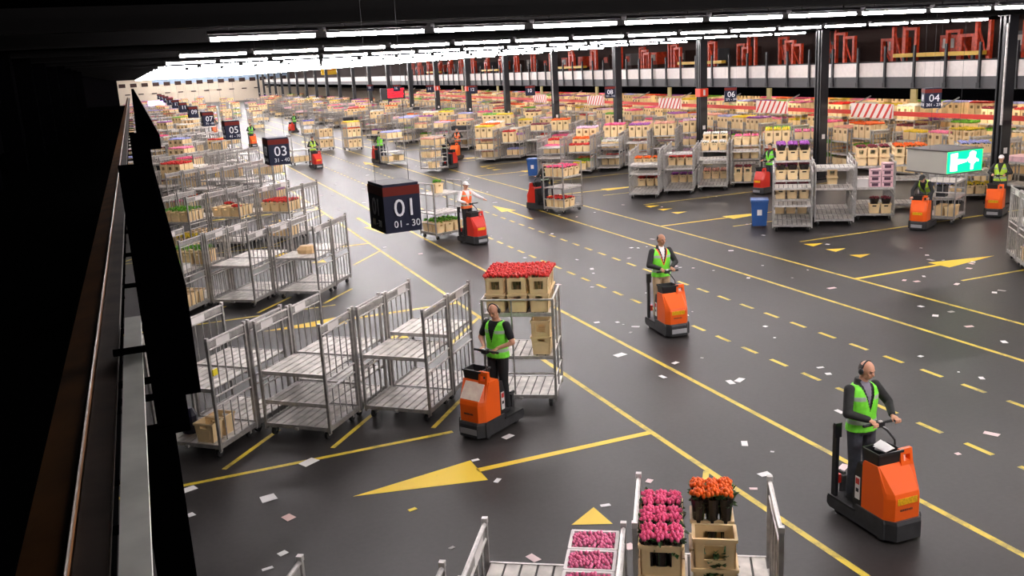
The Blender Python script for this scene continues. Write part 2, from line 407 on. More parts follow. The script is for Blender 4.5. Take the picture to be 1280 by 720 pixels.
# red guard rail with striped boards
r = ob('guard_rail', None, None, (28.75, 0, 0))
g = MB(); g.box(0, 66, 2.95, .12, 90, .17); ob('rail', g.mesh('rail_beam', RAILRED), r)
for k in range(19):
    g2 = MB(); g2.tube([(.1, 23+k*4.775, 3.03), (.1, 23+k*4.775, 3.03+.12), (1.2, 23+k*4.775, 3.55)], .03, 5)
    ob('bracket', g2.mesh('rail_bracket', GALV), r)
tag(r, 'long red guard rail running between the black columns on the right', 'rail')
for y, lab in ((31.05, 'largest red and white striped board, right of the column by sign 06'), (37.75, 'striped red and white board just right of sign 06'), (47.1, 'striped red and white board right of sign 08'), (56.5, 'striped red and white board left of sign 08'), (65.8, 'striped red and white board below sign 10')):
    r = ob('striped_board', None, None, (28.65, y, 2.75))
    g = MB(); g.box(0, 0, .29, .06, 2.4, .58, 0); ob('board', g.mesh('board', STRW), r)
    g = MB()
    for i in range(7):
        y0 = 1.2-i*.37; pts = [(y0, 0), (y0-.13, 0), (y0-.13-.36, .58), (y0-.36, .58)]
        pts = [(max(-1.2, min(1.2, a)), z) for a, z in pts]
        g.prism(pts[::-1], -.038, -.031, 'x')
    ob('red_stripes', g.mesh('stripes', RAILRED), r)
    g = MB(); g.tube([(.05, -.8, .3), (.05, .8, .3)], .02, 5); ob('rail_hanger', g.mesh('rail_hanger', GALV), r)
    tag(r, lab, 'warning board')
# yellow sleeves/hangers under the mezzanine edge
g = MB(); g.box(0, 0, 0, .1, .3, .55); YS = g.mesh('yellow_sleeve', mat('dull yellow steel', (.42, .34, .12), .5))
for k in range(9):
    o = ob('yellow_bracket', YS, None, (29.86, 24+k*P+6.0, 3.58)); tag(o, 'dull yellow bracket under the mezzanine edge', 'bracket', 'yellow brackets under the mezzanine')
# red steelwork upstairs
def frame(y, x, h, wd, mm, seed):
    random.seed(seed)
    r = ob('steel_frame', None, None, (x, y, 4.206))
    for s in (-1, 1):
        g = MB(); g.box(0, s*wd/2, h/2, .16, .13, h); ob('upright', g.mesh('upright', mm), r)
    g = MB(); g.box(0, 0, h-.06, .14, wd+.16, .12); ob('crossbar', g.mesh('crossbar', mm), r)
    if random.random() < .5:
        g = MB(); g.tube([(0, -wd/2, .5), (0, wd/2, h-.25)], .05, 5); ob('brace', g.mesh('brace', mm), r)
    return r
for k in range(72):
    y = 24.3+k*1.25
    o = frame(y, 31.35+(k % 3)*.55, 1.75+.2*(k % 4), .62, REDST, k)
    tag(o, 'red steel frame of the conveyor upstairs behind the white parapet', 'steel frame', 'red frames upstairs')
random.seed(11)
for k in range(26):
    y = 24+k*3.6+random.uniform(-.5, .5); r = ob('overhead_unit', None, None, (33.4, y, 4.206))
    g = MB(); wd = random.uniform(.6, 1.1); g.box(0, 0, 1.35, .8, wd, .8, 0); g.box(-.42, 0, 1.4, .04, wd*.6, .4, 1); ob('cabinet', g.mesh('cabinet', [random.choice([REDST, FASCIA, mat('grey panel', (.22, .2, .19), .6), DBROWN]), random.choice([REDST, mat('pale panel', (.5, .45, .4), .6)])]), r)
    g = MB(); g.box(0, 0, .48, .6, wd*.8, .96); ob('base', g.mesh('unit_base', DBROWN), r)
    tag(o := r, 'dark machine cabinet upstairs behind the red frames', 'machine', 'machine cabinets upstairs')
for k in range(5):
    y = 30+k*17.5; r = ob('conveyor_beam', None, None, (31.0, y, 4.206))
    g = MB(); g.box(0, 0, 1.0, .3, 4.6, .16); ob('belt', g.mesh('belt', YELB), r)
    for s in (-1.8, 1.8):
        g = MB(); g.box(0, s, .46, .12, .12, .92); ob('leg', g.mesh('beam_leg', BLKM), r)
    tag(r, 'yellow conveyor beam upstairs behind the white parapet', 'conveyor', 'yellow conveyor beams upstairs')
w = MB(); w.box(36.2, 120, 5.5, .15, 230, 2.6); struct('wall_upstairs', w, DBROWN)
# ------------------------------------------------------------------ trolley meshes
W2, D2 = .60, .50
def panel_mb(lo=6):
    g = MB()
    for y in (-D2+.02, D2-.02):
        g.box(0, y, 1.03, .042, .042, 1.80, 0); g.box(0, y, 1.95, .05, .05, .05, 1)
    g.tube([(0, -D2+.02, 1.92), (0, D2-.02, 1.92)], .021, lo, 1)
    g.tube([(0, -D2+.02, 1.78), (0, D2-.02, 1.78)], .015, lo, 1)
    g.box(0, 0, 1.85, .010, .9, .085, 0)
    g.tube([(0, -D2+.02, 1.02), (0, D2-.02, 1.02)], .018, lo, 1)
    g.tube([(0, -D2+.02, .86), (0, D2-.02, .86)], .018, lo, 1)
    g.tube([(0, -D2+.02, .24), (0, D2-.02, .24)], .018, lo, 0)
    for i in range(1, 5):
        y = -D2+.02+i*(2*D2-.04)/5
        g.tube([(0, y, 1.02), (0, y, 1.78)], .0115, lo, 0); g.tube([(0, y, .24), (0, y, .86)], .0115, lo, 0)
    return g
def planks(z, wd, dp, n=8, lip=True):
    g = MB(); g.box(0, 0, z-.022, wd-.02, dp-.02, .012, 1)
    for i in range(n):
        x = -wd/2+(i+.5)*wd/n; g.box(x, 0, z-.008, wd/n-.022, dp-.03, .016, 0)
    if lip:
        for s in (-1, 1): g.box(0, s*(dp/2-.012), z-.025, wd, .024, .062, 2)
    return g
SHELF = planks(0, 1.15, .96).mesh('shelf', [ALU, GAP, RAILM])
g = planks(.225, 1.2, 1.0)
for s in (-1, 1): g.box(s*.59, 0, .2, .05, 1.0, .07, 2)
g.box(0, 0, .17, 1.0, .08, .06, 2); g.box(0, -.515, .18, .06, .05, .04, 2)
DECK = g.mesh('deck', [ALU, GAP, GALV])
PAN = panel_mb().mesh('side_panel', [GALV, RAILM])
g = MB()
g.tube([(-.025, 0, .07), (.025, 0, .07)], .07, 10, 0); g.box(0, 0, .125, .08, .07, .02, 1); g.box(.036, 0, .1, .008, .05, .07, 1); g.box(-.036, 0, .1, .008, .05, .07, 1)
CAST = g.mesh('caster', [RUB, GALV])
g = MB(); g.box(0, 0, 0, .02, .34, .105, 0); LPL = g.mesh('label_plate', WHITEP)
g = MB()
for y in (-D2+.02, D2-.02): g.box(0, y, 1.03, .04, .04, 1.80, 0)
for z, rr in ((1.92, .02), (1.0, .016), (.55, .014), (.24, .016)): g.tube([(0, -D2+.02, z), (0, D2-.02, z)], rr, 6, 1)
g.tube([(0, 0, .24), (0, 0, 1.92)], .016, 6, 0)
PANO = g.mesh('side_panel', [GALV, RAILM])
g = MB()
for z in (1.92, .62): g.tube([(-W2, -.49, z), (W2, -.49, z)], .018, 6, 1)
for x in (-.1, ): g.tube([(x, -.49, .24), (x, -.49, 1.92)], .016, 6, 0)
ENDR = g.mesh('end_rail', [GALV, RAILM])
def simple_trolley(shelves):
    g = MB()
    for s in (-W2, W2):
        for y in (-D2+.02, D2-.02): g.box(s, y, 1.0, .05, .05, 1.9, 0)
        for z, hh in ((1.9, .09), (.95, .1), (.24, .05)): g.box(s, 0, z, .03, 1.0, hh, 1)
        for i in range(1, 4): g.box(s, -.5+i*.25, 1.05, .022, .022, 1.6, 0)
    g.box(0, 0, .2, 1.2, 1.0, .06, 2)
    for z in shelves: g.box(0, 0, z, 1.15, .96, .05, 2)
    for sx in (-.5, .5):
        for sy in (-.4, .4): g.box(sx, sy, .085, .05, .14, .17, 3)
    return g
g = MB(); g.box(0, 0, 1.95, .03, .03, .42); PEXT = g.mesh('post_extension', GALV)
SIMPLE = {}
def simple_mesh(sh):
    k = tuple(sh)
    if k not in SIMPLE: SIMPLE[k] = simple_trolley(sh).mesh('trolley', [GALV, RAILM, ALU, RUB])
    return SIMPLE[k]
TROLLEYS = []; BUCKETS = []
def cart(x, y, r, shelves, loads, desc, where, group=None, label=None, near=None, plates=None):
    """loads: (tier_z, kind, [x columns], [y rows], colour, tier word)"""
    TROLLEYS.append(dict(p=(x, y, 0), r=r, sh=list(shelves), desc=desc, where=where, group=group, label=label, plates=plates))
    M = Matrix.Translation((x, y, 0)) @ Matrix.Rotation(r, 4, 'Z')
    for z, kind, cols, rows, colr, tier in loads:
        for cx in cols:
            for ry in rows:
                jx, jy = random.uniform(-.003, .003), random.uniform(-.003, .003)
                cc = random.choice(colr) if isinstance(colr, (list, tuple)) else colr
                BUCKETS.append(dict(p=tuple(M @ V((cx+jx, ry+jy, z+.002))), r=r+random.uniform(-.01, .01), kind=kind, col=cc, tier=tier, where=where, full=len(cols)*len(rows)))
C3 = (-.37, 0, .37); R3 = (-.31, 0, .31); R2 = (-.3, .02); Z0 = .226
def corner(cx, cy, r, back=0):
    """centre of a trolley whose front right corner stands at (cx, cy); back = trolleys further along its train"""
    xh = V((cos(r), sin(r))); yh = V((-sin(r), cos(r)))
    c = V((cx, cy)) - xh*W2 + yh*(.5+back*1.06)
    return c.x, c.y
# ---- foreground row (their backs reach the lower picture edge)
r0 = rad(-31.5)
def back_corner(px, py, r, i=0):           # centre from the back right post
    xh = V((cos(r), sin(r))); yh = V((-sin(r), cos(r)))
    c = V((px, py)) - xh*W2 - yh*(.5+i*1.06); return c.x, c.y
x, y = back_corner(4.98, 6.52, r0)
cart(x, y, r0, [1.15], [], 'grey metal trolley with pink and orange flowers', 'foreground trolley', label='grey trolley at the bottom edge loaded with pink and orange roses')
FG = TROLLEYS[-1]
x, y = back_corner(3.37, 6.37, r0)
cart(x, y, r0, [1.10, 1.55], [], 'x', 'white crate trolley', label='grey trolley at the bottom edge carrying white crates of pink roses')
FG2 = TROLLEYS[-1]
x, y = back_corner(1.79, 6.47, r0)
cart(x, y, r0, [.92], [], 'x', 'corner trolley', label='empty grey trolley at the bottom edge, left of the white crates')
BUCKETS.clear()
# ---- left row under sign 01
rL = rad(-41)
E1 = 'left row under sign 01'
for (cx, cy), nm, sh in (((.52, 14.31), 'third', [[1.15], [1.15]]), ((2.215, 14.17), 'second', [[1.12, .62], [1.12, .62]]), ((3.885, 14.12), 'first', [[1.13], [1.22]])):
    for i in range(2):
        x, y = corner(cx, cy, rL, i)
        extra = {'third': 'with dark sack' if i == 0 else 'with a bare shelf', 'second': 'with two bare shelves', 'first': 'with one bare shelf'}[nm]
        cart(x, y, rL+random.uniform(-.004, .004), sh[i], [], '', '%s trolley' % nm, label='grey trolley %s, %s of %s pair from lane, first left row' % (extra, ['front', 'rear'][i], nm))
T1 = TROLLEYS[3]
M1 = Matrix.Translation(T1['p']) @ Matrix.Rotation(T1['r'], 4, 'Z')
for cx, cy in ((.28, -.30), (.28, .02)):
    BUCKETS.append(dict(p=tuple(M1 @ V((cx, cy, Z0))), r=T1['r'], kind='bucket', col=None, tier='deck', where='a trolley in the first left row', full=2))
# ---- left row under sign 03 (Y 23.9)
r2 = rad(-36)
LW = 'row under sign 03'
for (cx, cy), nm in (((.55, 23.95), 'third'), ((2.2, 23.93), 'second'), ((3.85, 23.9), 'first')):
    for i in range(2):
        x, y = corner(cx, cy, r2, i); ld = []; d = 'empty grey'
        if nm == 'third' and i == 0: ld = [(Z0, 'bucket', C3, R3, None, 'deck')]; d = 'half loaded grey'
        if nm == 'third' and i == 1: ld = [(1.128, 'bucket', C3, R2, 'green', 'shelf')]; d = 'grey green-laden'
        if nm == 'first' and i == 0: d = 'grey bare-shelved'
        cart(x, y, r2+random.uniform(-.008, .008), [1.12], ld, '', '%s trolley, %s pair, second left row' % (['front', 'rear'][i], nm), label='%s trolley, %s of %s pair from the lane, second left row' % (d, ['front', 'rear'][i], nm))
# ---- farther left rows
random.seed(5)
COLS = ['red', 'pink', 'orange', 'yellow', 'white', 'purple', 'lavender', 'salmon', 'green', 'lilac', 'hotpink', 'maroon']
def rnd_load(full=.5, tall=.3):
    sh = random.choice([[1.1], [1.1], [.75, 1.35], [.95, 1.6]]); ld = []; c1 = random.choice(COLS); d = 'empty grey'
    u = random.random()
    if u < full:
        if random.random() < tall:
            sh = [.86, 1.56]; c2 = random.choice(COLS)
            ld = [(Z0, 'bucket', C3, R3, c2, 'deck'), (.868, 'bucket', C3, R3, c2, 'shelf'), (1.568, 'riser', C3, R3, c1, 'top')]; d = 'tall-loaded '+c1+' flower'
        else:
            ld = [(sh[-1]+.008, 'riser' if random.random() < .5 else 'bucket', C3, R3 if random.random() < .7 else R2, c1, 'shelf')]; d = c1+'-topped'
            if random.random() < .6: ld.append((Z0, 'bucket', C3, R3, random.choice([None, random.choice(COLS)]), 'deck'))
    elif u < full+.15:
        ld = [(Z0, 'bucket', C3, R2, random.choice(COLS+[None]*4), 'deck')]; d = 'half-loaded'
    elif u < full+.22:
        ld = [(sh[-1]+.008, random.choice(['pinkbox', 'darkbox']), C3, R3, None, 'shelf')]; d = 'box-laden'
    return sh, ld, d
row3 = {  # row under sign 05
    (0, 0): ([1.1], [(1.106, 'bucket', C3, R3, 'red', 'shelf'), (Z0, 'bucket', C3, R2, None, 'deck')], 'red-flowered'),
    (0, 1): ([1.1], [], 'empty grey'),
    (1, 0): ([1.1], [(1.106, 'bucket', C3, R3, ['red', None, None], 'shelf')], 'bucket-laden'),
    (1, 1): ([1.1], [], 'bare grey'),
    (2, 0): ([1.1], [(1.106, 'bucket', C3, R3, 'green', 'shelf'), (Z0, 'bucket', C3, R2, 'yellow', 'deck')], 'green-and-beige'),
    (2, 1): ([1.1], [(Z0, 'bucket', C3, R3, None, 'deck')], 'low-loaded'),
}
for k in range(2, 20):
    y0 = 14.12+k*P
    for t in range(4 if k > 2 else 3):
        cx = 4.55-t*1.68 if k == 2 else 4.2-t*1.68
        for i in range(2 if k < 3 else 3):
            if k == 2: sh, ld, d = row3[(t, i)]
            else: sh, ld, d = rnd_load(.32 if k < 8 else .5, .18)
            x, y = corner(cx, y0-.2, rL, i)
            if not in_view((x, y, 1.2), 20): continue
            pos = ['front', 'middle', 'rear'][i] if k > 2 else ['front', 'rear'][i]
            if k < 7:
                lab = '%s trolley, %s of %s train from the lane, %s left row' % (d, pos, WORDS[t], WORDS[k]); grp = None
            else:
                lab = 'small grey flower trolley in the distant left block far beyond the readable signs'; grp = 'distant left trolleys'
            cart(x, y, rL+random.uniform(-.010, .010), sh, ld, '', '%s trolley, %s train, %s left row' % (pos, WORDS[t], WORDS[k]) if k < 7 else 'a distant left trolley', grp, lab)
# ---- right rows
rR = rad(-37)
def rrow(j, cx, i, cy=0):
    return corner(cx, 23.75+j*P+cy, rR, i)
spec = {
    # row under sign 04
    (0, 0, 0): ([.86, 1.42], [], 'empty two-shelf grey'),
    (0, 0, 1): ([.90, 1.54, 2.18], [(.908, 'sleeved', C3, R3, 'maroon', 'shelf'), (1.548, 'sleeved', C3, R3, 'maroon', 'top'), (2.188, 'sleeved', C3, R3, 'purple', 'crown')], 'tall purple-topped'),
    (0, 1, 0): ([1.25, 1.92], [], 'empty high-shelved grey'),
    (0, 1, 1): ([1.1], [(1.106, 'riser', [0], [0, .31], 'red', 'shelf')], 'sparsely loaded'),
    (0, 2, 0): ([1.1], [(1.106, 'pinkbox', [0, .38], [-.2], None, 'shelf'), (1.306, 'pinkbox', [0, .38], [-.2], None, 'shelf'), (1.506, 'pinkbox', [0, .38], [-.2], None, 'shelf'), (1.706, 'pinkbox', [.38], [-.2], None, 'shelf'), (1.106, 'whitebox', [-.38], [-.2], None, 'shelf'), (Z0, 'sleeved', [0, .37], [-.3], 'maroon', 'deck')], 'pink-boxed'),
    (0, 2, 1): ([1.1, 1.7], [(1.706, 'riser', C3, R2, 'maroon', 'top')], 'dark-topped'),
    (0, 3, 0): ([1.1, 1.9], [], 'empty bare grey'),
    (0, 3, 1): ([1.1, 1.6], [(1.606, 'riser', C3, R3, 'orange', 'top')], 'orange-topped'),
    # row under sign 06
    (1, 0, 0): ([1.05, 1.4], [], 'empty two-shelf grey'),
    (1, 0, 1): ([1.2], [(1.206, 'bucket', C3, R2, 'orange', 'shelf'), ], 'orange-topped'),
    (1, 1, 0): ([1.1, 1.72], [], 'bare high-shelved grey'),
    (1, 1, 1): ([1.1], [(1.106, 'bucket', C3, R3, 'red', 'shelf')], 'red-topped'),
    (1, 2, 0): ([1.35], [], 'single-shelf grey'),
    (1, 2, 1): ([1.6], [(1.606, 'bucket', C3, R2, 'white', 'shelf')], 'white-topped'),
    (1, 3, 0): ([1.55], [(Z0, 'riser', [-.3, .1], R2, 'maroon', 'deck')], 'low-loaded maroon'),
    (1, 3, 1): ([1.1, 1.7], [(1.706, 'bucket', C3, R3, None, 'top'), (1.106, 'bucket', C3, R3, None, 'shelf')], 'beige-loaded'),
    # row under sign 08
    (2, 0, 0): ([1.0, 1.5], [], 'bare grey'),
    (2, 1, 0): ([1.15], [(Z0, 'bucket', [-.2, .15], [-.3], 'yellow', 'deck'), (1.156, 'bucket', C3, R2, 'red', 'shelf')], 'red and yellow'),
    # row under sign 10
    (3, 0, 0): ([.8, 1.5], [(.81, 'bucket', C3, R2, None, 'shelf'), (1.506, 'riser', C3, R3, 'yellow', 'top')], 'yellow-topped'),
    (3, 1, 0): ([1.1], [(1.106, 'riser', [-.3, .1], R2, 'red', 'shelf')], 'red-tipped'),
}
random.seed(21)
for j in range(-1, 17):
    for t in range(6):
        cx = 19.65+t*1.68
        for i in range(3 if j != 0 or t != 3 else 2):
            if j == -1: continue
            if (j, t, i) in spec: sh, ld, d = spec[(j, t, i)]
            else: sh, ld, d = rnd_load(.6 if i else .25, .3)
            if j == 0 and t >= 3 and i == 0: continue
            x, y = rrow(j, cx, i)
            if not in_view((x, y, 1.2), 30): continue
            if abs(x-28) < 1 and any(abs(y-(24.05+q*9.38)) < 1.0 for q in range(23)): continue
            pos = ['front', 'middle', 'rear'][i]
            if j < 5:
                if j == -1: lab = '%s trolley cut off at the right picture edge, %s of %s train' % (d, pos, WORDS[t])
                else: lab = '%s trolley, %s of %s train from the lane, %s right row' % (d, pos, WORDS[t], WORDS[j])
                grp = None
            else: lab = 'small flower trolley in the distant right block beyond sign 12'; grp = 'distant right trolleys'
            cart(x, y, rR+random.uniform(-.02, .02), sh, ld, '', ('%s trolley, %s train, %s right row' % (pos, WORDS[t], WORDS[j]) if j >= 0 else '%s trolley, %s train, at the right edge' % (pos, WORDS[t])) if j < 5 else 'a distant right trolley', grp, lab)
cart(20.72, 16.15, rR, [1.1], [(Z0, 'bucket', C3, R3, 'lilac', 'deck'), (1.108, 'bucket', [0, .37], R3, 'lilac', 'shelf')], '', 'the trolley at the right picture edge', None, 'trolley with lilac flowers cut off by the right picture edge')
cart(21.36, 17.0, rR, [1.1], [], '', 'x', None, 'bare trolley coupled behind the one cut off at the right edge')
# storage under the mezzanine
random.seed(31)
for X in (31.3, 34.0, 36.8, 39.8):
    y = 23.0
    while y < 125:
        sh, ld, d = rnd_load(.80, .6)
        if ld and X > 33 and random.random() < .7:
            sh = [.86, 1.56, 2.2]; c1, c2 = random.choice(COLS), random.choice(COLS+[None])
            ld = [(Z0, 'bucket', C3, R3, c2, 'deck'), (.868, 'bucket', C3, R3, c2, 'shelf'), (1.568, 'bucket', C3, R3, c2, 'top'), (2.208, 'riser', C3, R3, c1, 'crown')]
        if in_view((X, y, 2), 20):
            cart(X, y, pi/2+random.uniform(-.06, .06), sh, ld, '', 'a storage trolley under the mezzanine', 'storage trolleys under the mezzanine', 'loaded flower trolley parked in the storage area under the mezzanine')
        y += 1.38 if X < 33 else 1.6
random.seed(41)
# ---- trolleys being towed along the lanes
cart(5.77, 14.46, rad(-31), [.92, 1.68], [(1.688, 'riser', [-.37, 0, .37], R3, 'red5', 'top'), (.928, 'riser', [.37], [-.28, .04], None, 'middle')], '', 'the trolley of red roses', label='grey trolley piled with red roses, towed by the white-haired driver')
cart(9.45, 30.75, rad(17), [.90, 1.55], [(Z0, 'bucket', C3, R3, 'green', 'deck'), (1.556, 'bucket', [-.1], [0], 'green', 'top')], '', 'the trolley behind the orange-vested driver', label='trolley with green plants towed by the orange-vested driver')
cart(15.15, 32.95, rad(28), [.99, 1.42], [(1.426, 'bucket', C3, R3, 'hotpink', 'top'), (Z0, 'bucket', [-.37, 0], R3, 'red', 'deck')], '', 'the pink tulip trolley', label='towed trolley with bright pink flowers on top, middle of the right lane')
cart(15.45, 51.0, rad(-60), [.8, 1.5], [(1.506, 'bucket', C3, R3, 'salmon', 'top'), (.81, 'bucket', [-.37, 0], R3, None, 'middle'), (Z0, 'bucket', [.1], R2, None, 'deck')], '', 'the tall salmon trolley', label='tall towed trolley with salmon flowers, mid lane above the sign 01 box')
cart(14.6, 57.0, rad(15), [.8, 1.65], [(1.656, 'bucket', C3, R3, 'lavender', 'top'), (Z0, 'bucket', [-.37, .37], R3, None, 'deck')], '', 'the lavender-topped trolley', label='towed trolley with pale blue flowers on its top tier')
cart(15.0, 70.3, rad(12), [1.0, 1.75], [(1.756, 'bucket', C3, R3, 'yellow', 'top'), (1.006, 'riser', C3, R3, 'orange', 'middle'), (Z0, 'riser', C3, R3, None, 'deck')], '', 'the yellow-topped trolley', label='trolley stacked with beige buckets, left of the pale blue flowers')
cart(13.3, 72.6, rad(10), [1.0], [(1.006, 'riser', C3, R3, None, 'top'), (Z0, 'riser', C3, R3, None, 'deck')], '', 'the two-tier bucket trolley', label='trolley with two tiers of beige buckets, far end of the middle lane')
cart(9.7, 62.3, rad(8), [.95], [(Z0, 'bucket', C3, R3, None, 'deck')], '', 'the low trolley behind a red tug', label='nearly empty towed trolley behind the red tug, left middle lane')
cart(24.15, 22.75, rad(28), [.85, 1.35], [(Z0, 'bucket', [-.37, 0], R2, None, 'deck'), (.856, 'darkbox', [-.3], [0], None, 'middle')], '', 'the trolley under the exit sign', label='grey trolley with cardboard boxes just below the green exit sign')
cart(9.3, 104, rad(5), [1.0], [(1.006, 'bucket', C3, R3, 'white', 'top')], '', 'a far lane trolley', label='small white-topped trolley far down the left lane')
cart(15.4, 92, rad(5), [1.0], [(1.006, 'bucket', C3, R3, 'blue', 'top'), (Z0, 'bucket', C3, R3, None, 'deck')], '', 'a far lane trolley with blue flowers', label='distant lane trolley topped with deep blue flowers')
cart(12.6, 108, rad(5), [1.0, 1.7], [(1.706, 'bucket', C3, R3, 'maroon', 'top'), (1.006, 'bucket', C3, R3, None, 'middle'), (Z0, 'bucket', C3, R3, None, 'deck')], '', 'a far lane trolley with dark red flowers', label='distant lane trolley topped with dark red flowers')
cart(10.2, 118, rad(5), [1.0, 1.7], [(1.706, 'bucket', C3, R3, 'yellow', 'top'), (1.006, 'bucket', C3, R3, None, 'middle')], '', 'a far lane trolley with yellow flowers', label='distant lane trolley topped with yellow flowers')
for q in range(26):
    X = random.choice([7.8, 9.7, 11.6, 13.5, 15.4])+random.uniform(-.4, .4); y = 112+q*4.6
    sh, ld, d = rnd_load(.95, .6); cart(X, y, random.uniform(-.3, .3), sh, ld, '', 'a trolley far down the lanes', 'trolleys far down the lanes', 'small loaded trolley standing far down the lanes near the end wall')
# build the trolleys
TROLLEYS.sort(key=lambda t: V(t['p']).length)
farT = MB(); nT = 0
for t in TROLLEYS:
    d = V(t['p']).length
    if nT >= 300 and t['group']:
        farT.merge(simple_trolley(t['sh']), Matrix.Translation(t['p']) @ Matrix.Rotation(t['r'], 4, 'Z')); continue
    nT += 1
    if d > 62:
        o = ob('flower_trolley', simple_mesh(t['sh']), None, t['p'], t['r'])
    else:
        o = ob('flower_trolley', None, None, t['p'], t['r'])
        ob('deck', DECK, o)
        for s in (-W2, W2):
            q = ob('side_panel', PANO if 'towed' in t['label'] else PAN, o, (s, 0, 0))
            if d < 40 and 'towed' not in t['label'] and random.random() < .7: ob('label_plate', LPL, q, (0, random.uniform(-.2, .2), 1.85))['label'] = 'white label plate'
        for z in t['sh']: ob('shelf', SHELF, o, (0, 0, z))
        if max(t['sh']+[0]) > 1.97:
            for sx in (-.57, .57):
                for sy in (-.47, .47): ob('post_extension', PEXT, o, (sx, sy, 0))
        if d < 50:
            for sx in (-.5, .5):
                for sy in (-.4, .4): ob('caster', CAST, o, (sx, sy, 0))
    if 'piled with red roses' in t['label']:
        ob('end_rail', ENDR, o)
    tag(o, t['label'], 'trolley', t['group'])
if farT.v:
    o = ob('flower_trolleys', farT.mesh('flower_trolleys', [GALV, RAILM, ALU, RUB])); tag(o, 'mass of distant grey trolleys filling the far end of the hall', 'trolleys', None, 'stuff')
# ------------------------------------------------------------------ buckets, boxes and flower bunches
def holed_wall(g, A, B, z0, z1, taper, hole, th=.012, m=0):
    """wall between floor points A and B (outer), flaring outwards by taper; hole = (u0,u1,v0,v1) or None"""
    A = V(A); B = V(B); d = (B-A).normalized(); nrm = V((d.y, -d.x))
    def pt(u, v, inn):
        p = A.lerp(B, u)+d*((u-.5)*2*taper*v)+nrm*(taper*v-(th if inn else 0)); return (p.x, p.y, z0+(z1-z0)*v)
    parts = [(0, 1, 0, 1)] if not hole else [(0, hole[0], 0, 1), (hole[1], 1, 0, 1), (hole[0], hole[1], 0, hole[2]), (hole[0], hole[1], hole[3], 1)]
    for u0, u1, v0, v1 in parts:
        if v1-v0 < 1e-4: continue
        g.hexa([pt(u0, v0, 0), pt(u1, v0, 0), pt(u1, v0, 1), pt(u0, v0, 1), pt(u0, v1, 0), pt(u1, v1, 0), pt(u1, v1, 1), pt(u0, v1, 1)], m)
def bin_mb(a, b, z0, z1, taper, holes, rim=True, floor_=True):
    g = MB(); c = [(-a, -b), (a, -b), (a, b), (-a, b)]
    for i in range(4): holed_wall(g, c[i], c[(i+1) % 4], z0, z1, taper, holes[i])
    if floor_: g.box(0, 0, z0+.01, 2*a-.01, 2*b-.01, .02, 0)
    if rim:
        A, B = a+taper, b+taper
        for s in (-1, 1):
            g.box(0, s*(B+.004), z1-.015, 2*A+.02, .02, .03, 0); g.box(s*(A+.004), 0, z1-.015, .02, 2*B, .03, 0)
    return g
HB = (.3, .7, .72, .86)
g = bin_mb(.145, .115, 0, .32, .022, [HB, None, HB, None])
for s in (-1, 1): g.prism([(-.1, .06), (.1, .06), (.11, .2), (-.11, .2)], s*.128-.004, s*.128+.004, 'y')
BUCKET = g.mesh('bucket', BEIGE)
HR = (.24, .76, .30, .78); HS = (.32, .68, .30, .75)
RISER = bin_mb(.154, .124, .31, .60, .004, [HR, HS, HR, HS], True, False).mesh('riser', BEIGE)
WCR = bin_mb(.17, .125, 0, .34, .02, [None]*4).mesh('white_crate', WHITEP)
g = MB(); g.box(0, 0, .1, .36, .29, .196, 0); g.box(0, -.147, .08, .2, .006, .1, 1); g.box(0, -.148, .15, .3, .004, .02, 1)
PBOX = g.mesh('pink_box', [PINKBOX, PURPBOX])
g = MB(); g.box(0, 0, .16, .34, .28, .32, 0); g.box(0, 0, .325, .355, .296, .03, 0); DBOX = g.mesh('dark_box', DARKBOX)
g = MB(); g.box(0, 0, .13, .35, .29, .26, 0); g.box(0, 0, .265, .36, .3, .015, 0); WBOX = g.mesh('white_box', WHITEP)
def blooms(n, ax, ay, rr, dome, seed, nu=6, nv=4, zj=.02):
    random.seed(seed); g = MB(); pts = []; tries = 0
    while len(pts) < n and tries < 4000:
        tries += 1; x, y = random.uniform(-ax, ax), random.uniform(-ay, ay)
        if all((x-a)**2+(y-b)**2 > (rr*1.35)**2 for a, b in pts): pts.append((x, y))
    for x, y in pts:
        z = dome*(1-(x/ax)**2*.5-(y/ay)**2*.5)+random.uniform(-zj, zj); q = rr*random.uniform(.85, 1.15)
        M = Euler((random.uniform(-.4, .4), random.uniform(-.4, .4), random.uniform(0, 6))).to_matrix()
        g.ell((x, y, z), (q, q, q*1.15), nu, nv, 0, M, .10)
        if nu > 6:                        # inner petals showing at the opening bud
            g.ell((x, y, z+q*.55), (q*.62, q*.62, q*.75), 6, 4, 0, M, .12)
    return g
def leaves(n, ax, ay, z0, z1, seed, L=.07):
    random.seed(seed); g = MB()
    for i in range(n):
        a = random.uniform(0, 2*pi); e = random.uniform(.6, 1.0)
        x, y, z = ax*e*cos(a), ay*e*sin(a), random.uniform(z0, z1)
        t = random.uniform(-.5, .9); d = V((cos(a)*cos(t), sin(a)*cos(t), sin(t))); s = V((-sin(a), cos(a), 0))
        l = L*random.uniform(.7, 1.2); wv = l*.32; p = V((x, y, z))
        g.add([p, p+d*l*.45+s*wv+V((0, 0, .008)), p+d*l, p+d*l*.45-s*wv+V((0, 0, .008)), p+d*l*.45-V((0, 0, .012))], [(0, 1, 4), (1, 2, 4), (2, 3, 4), (3, 0, 4)], 0)
    return g
def stems(n, ax, ay, z0, z1, seed, r=.004):
    random.seed(seed); g = MB()
    for i in range(n):
        x, y = random.uniform(-ax, ax), random.uniform(-ay, ay); g.tube([(x*.7, y*.7, z0), (x, y, z1)], r, 3, 0, False)
    return g
BL_MESH = {}
def bloom_mesh(col, var):
    k = (col, var)
    if k not in BL_MESH:
        base = col.rstrip('345')
        BL_MESH[k] = blooms(64, .182, .155, .026, .02, var+100).mesh('blooms', FM[base]) if col[-1] == '5' else blooms(26, .142, .118, .025, .03, var+100).mesh('blooms', FM[base])
    return BL_MESH[k]
